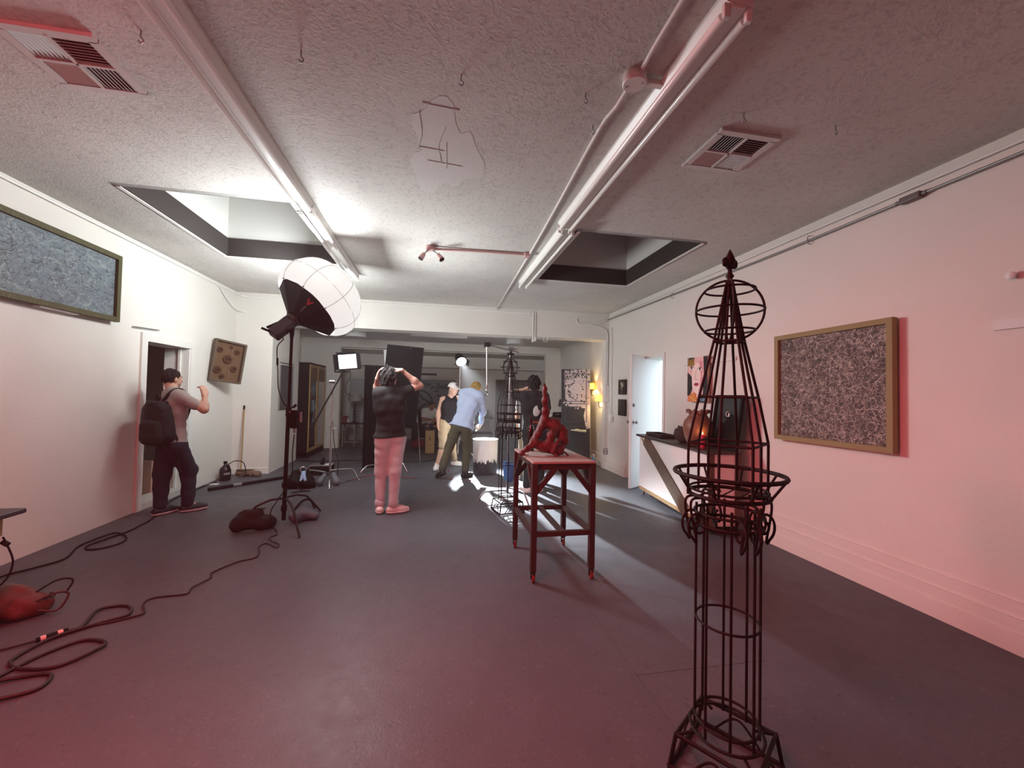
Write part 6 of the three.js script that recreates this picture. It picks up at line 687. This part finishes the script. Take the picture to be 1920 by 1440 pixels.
{ // his backpack
  const t = thing('backpack', 'bulky black backpack on the man at storeroom doorway', 'backpack', [0, 0, 0]), m = mat(0x0e0e10, 0.85);
  { const f = blend([cap([-3.13, 1.27, -5.37], [-3.11, 0.95, -5.33], 0.12, 0.14), cap([-3.22, 1.22, -5.42], [-3.2, 0.94, -5.4], 0.09, 0.11), cap([-3.04, 1.22, -5.30], [-3.0, 0.95, -5.28], 0.085, 0.105)], 0.04); part('pack_body', net((x, y, z) => Math.max(f(x, y, z) + 0.003 * Math.sin(x * 60) * Math.sin(y * 40), y - 1.335, 0.83 - y), [-3.4, 0.75, -5.65], [-2.8, 1.45, -5.05], 0.013), m, t); }
  part('front_pocket', blob([cap([-3.14, 1.06, -5.235], [-3.12, 0.93, -5.22], 0.075, 0.085), cap([-3.05, 1.05, -5.215], [-3.03, 0.93, -5.2], 0.07, 0.08)], 0.04, 0.013), m, t); part('zip', tube([[-3.25, 1.2, -5.335], [-3.18, 1.29, -5.275], [-3.08, 1.3, -5.235], [-3.0, 1.22, -5.22]], 0.006), M.rubber, t);
  part('shoulder_strap', tube([[-3.1, 1.33, -5.4], [-3.01, 1.455, -5.42], [-2.95, 1.45, -5.5], [-2.91, 1.3, -5.56], [-2.93, 1.1, -5.5], [-3.0, 0.97, -5.38]], 0.022, false, 50, 8), m, t); part('shoulder_strap', tube([[-3.2, 1.33, -5.47], [-3.19, 1.44, -5.55], [-3.17, 1.42, -5.66], [-3.19, 1.25, -5.74]], 0.022, false, 40, 8), m, t); part('hanging_strap', tube([[-2.98, 1.0, -5.38], [-2.93, 0.9, -5.38], [-2.925, 0.7, -5.39], [-2.92, 0.5, -5.45]], 0.012, false, 30), m, t); part('buckle', rb(0.03, 0.04, 0.012, 0.003, -2.955, 1.02, -5.42), M.rubber, t); part('grab_loop', tube([[-3.18, 1.36, -5.4], [-3.15, 1.42, -5.4], [-3.11, 1.36, -5.38]], 0.01), m, t); }
// leaning man in light blue shirt
person('fair-haired man in pale blue shirt bending over drum', { head: [0.735, 1.575, -7.52], neck: [0.655, 1.515, -7.40], pel: [0.468, 0.915, -7.25], sL: [0.485, 1.485, -7.46], sR: [0.80, 1.435, -7.30], eL: [0.50, 1.18, -7.62], wL: [0.64, 1.0, -7.76], eR: [0.842, 1.175, -7.34], wR: [0.828, 0.95, -7.44], kL: [0.262, 0.545, -7.3], kR: [0.575, 0.51, -7.33], aL: [0.145, 0.165, -7.17], aR: [0.548, 0.10, -7.29], tL: [0.06, 0.037, -7.32], tR: [0.70, 0.02, -7.42] },
  { look: [0.55, -0.45, -0.75], headUp: [0.15, 0.9, -0.3], hair: 0xa98a4e, hairStyle: { back: true, rough: 0.009, o: 0.005, low: -0.05 }, skin: 0xcda58f, top: { name: 'shirt', color: 0xa9b9d3, sleeve: 1.9, o: 0.028, so: 0.012, hem: -0.03, A: 0.011, flare: 0.022 }, bottom: { color: 0x4b4a38, len: 1.9, o: 0.014, w: 1.1, cuff: 0x45443a, A: 0.005 }, shoe: 0x131314, sole: 0x1a1a1a, boot: 0.05, heel: [0.07, 0], pelRight: [0.85, 0, 0.3], handR: { d: [-0.25, -0.9, -0.35], n: [-0.9, 0, -0.3], s: 1, c: 0.6 } });
single('mobile_phone', [rb(0.075, 0.15, 0.009, 0.004).rotateX(0.9).rotateY(0.5).rotateZ(0.6).translate(0.765, 0.865, -7.51)], mat(0xd9d9dc, 0.3), 'pale phone held by man in blue shirt', 'phone');
// man in tank top and cap
person('man in black tank top and white cap, khaki trousers', { head: [0.338, 1.567, -8.150], neck: [0.303, 1.425, -8.20], pel: [0.246, 0.87, -8.200], sL: [0.455, 1.375, -8.22], sR: [0.135, 1.365, -8.15], eL: [0.52, 1.12, -8.1], wL: [0.56, 0.95, -8.0], eR: [0.068, 1.115, -8.17], wR: [0.063, 0.88, -8.09], kL: [0.36, 0.455, -8.32], kR: [0.165, 0.47, -8.1], aL: [0.425, 0.09, -8.52], aR: [0.06, 0.085, -8.13], tL: [0.55, 0.037, -8.45], tR: [0.03, 0.016, -7.97] },
  { look: [0.75, -0.12, 0.65], hair: 0x1a1310, hairStyle: { low: -0.03, front: 0.0 }, skin: 0xc9a088, cap: 0xe8e4df, capMark: 0x4c4a48, top: { name: 'tank_top', tank: true, color: 0x0f1013, hem: 0.02, neck: 0.04, A: 0.003 }, bottom: { color: 0xb9a282, len: 1.82, lenR: 1.05, o: 0.012, w: 1.05, cuff: 0xb09a7c, A: 0.005 }, shoe: 0xdcd4cc, sole: 0xece8e4, handR: { d: [0.12, -1, 0.05], n: [0.9, 0, 0.2], s: -1, c: 0.45 } });
// man in printed black tee behind the sculpture table
person('man in printed black tee behind sculpture table, elbow raised', { head: [1.491, 1.653, -6.15], neck: [1.494, 1.505, -6.12], pel: [1.512, 0.93, -6.15], sL: [1.345, 1.455, -6.15], sR: [1.65, 1.46, -6.12], eL: [1.165, 1.50, -6.27], wL: [1.41, 1.582, -6.33], eR: [1.722, 1.23, -6.2], wR: [1.70, 1.03, -6.38], kL: [1.445, 0.51, -6.13], kR: [1.605, 0.505, -6.17], aL: [1.40, 0.10, -6.1], aR: [1.616, 0.10, -6.15], tL: [1.30, 0.025, -6.2], tR: [1.68, 0.02, -6.36] },
  { look: [0.1, 0, -1], hair: 0x14110f, hairStyle: { back: true, rough: 0.010, o: 0.012 }, skin: 0xcba590, top: { color: 0x17171a, sleeve: 0.7, o: 0.022, so: 0.03, hem: 0.0, A: 0.005 }, bottom: { color: 0x121316, len: 1.95, o: 0.02, w: 1.15, A: 0.005 }, shoe: 0xe3c8c4, sole: 0xf0e2de, handL: { d: [1, 0.1, -0.1], n: [0, -0.3, 1], s: 1, c: 0.7 },
    print: (top, f) => { const n = f.back[2] > 0 ? f.back : f.back.map((v) => -v), c = add3(add3(f.sp(0.62), f.rt, 0.02), n, 0.128); const g = new THREE.SphereGeometry(1, 20, 14).scale(0.055, 0.085, 0.006); const o = part('printed_patch', g, mat(0xc9c9c6, 0.9), top); o.position.set(...c); o.rotation.z = -0.2; const o2 = part('printed_lettering', new THREE.BoxGeometry(0.16, 0.03, 0.006), mat(0x8a3a26, 0.9), top); o2.position.set(...add3(add3(f.sp(0.3), f.rt, 0.0), n, 0.121)); } });
// person in khaki behind him
person('person in grey top and khaki trousers behind far tower', { head: [1.64, 1.60, -7.02], neck: [1.635, 1.46, -7.0], pel: [1.62, 0.89, -7.0], sL: [1.49, 1.40, -7.06], sR: [1.79, 1.42, -6.95], eL: [1.44, 1.15, -7.10], wL: [1.47, 0.95, -7.2], eR: [1.84, 1.16, -6.98], wR: [1.82, 0.94, -7.12], kL: [1.53, 0.48, -7.02], kR: [1.71, 0.48, -6.98], aL: [1.52, 0.09, -7.0], aR: [1.72, 0.09, -6.96], tL: [1.48, 0.03, -7.2], tR: [1.74, 0.03, -7.2] },
  { look: [0, -0.2, -1], hair: 0x2a2320, hairStyle: { back: true }, skin: 0xb98a72, top: { color: 0x77736f, sleeve: 0.6, o: 0.018, hem: -0.02 }, bottom: { color: 0x8a7a5e, len: 1.9, o: 0.014 }, shoe: 0x3a3632, sole: 0x2a2826 });
// seated person in the alcove
person('seated person in white tee in the dark alcove', { head: [-0.09, 1.115, -11.92], neck: [-0.135, 1.01, -12.02], pel: [-0.2, 0.52, -12.12], sL: [-0.02, 0.955, -12.1], sR: [-0.32, 0.95, -11.98], eL: [0.05, 0.72, -11.9], wL: [-0.02, 0.70, -11.68], eR: [-0.32, 0.73, -11.82], wR: [-0.14, 0.74, -11.66], kL: [0.02, 0.53, -11.66], kR: [-0.2, 0.53, -11.62], aL: [0.04, 0.09, -11.6], aR: [-0.18, 0.09, -11.56], tL: [0.06, 0.03, -11.4], tR: [-0.18, 0.03, -11.36] },
  { look: [0.5, -0.5, 0.7], hair: 0x14110f, hairStyle: { back: true }, skin: 0xb9866c, top: { color: 0xd9d9d6, sleeve: 0.65, hem: 0.0, o: 0.018 }, bottom: { color: 0x3a3d42, len: 1.9, o: 0.028 }, shoe: 0x2a2a2c, sole: 0x9a9896, handL: { n: [0, -1, 0] }, handR: { n: [0, -1, 0] } });
// a little theatre haze hangs in the rooms
scene.fog = new THREE.FogExp2(new THREE.Color().setRGB(1, 1, 1), 0.0045);
scene.traverse((o) => { if (o.isLight && o.shadow) o.castShadow = true; });
renderer.render(scene, camera);
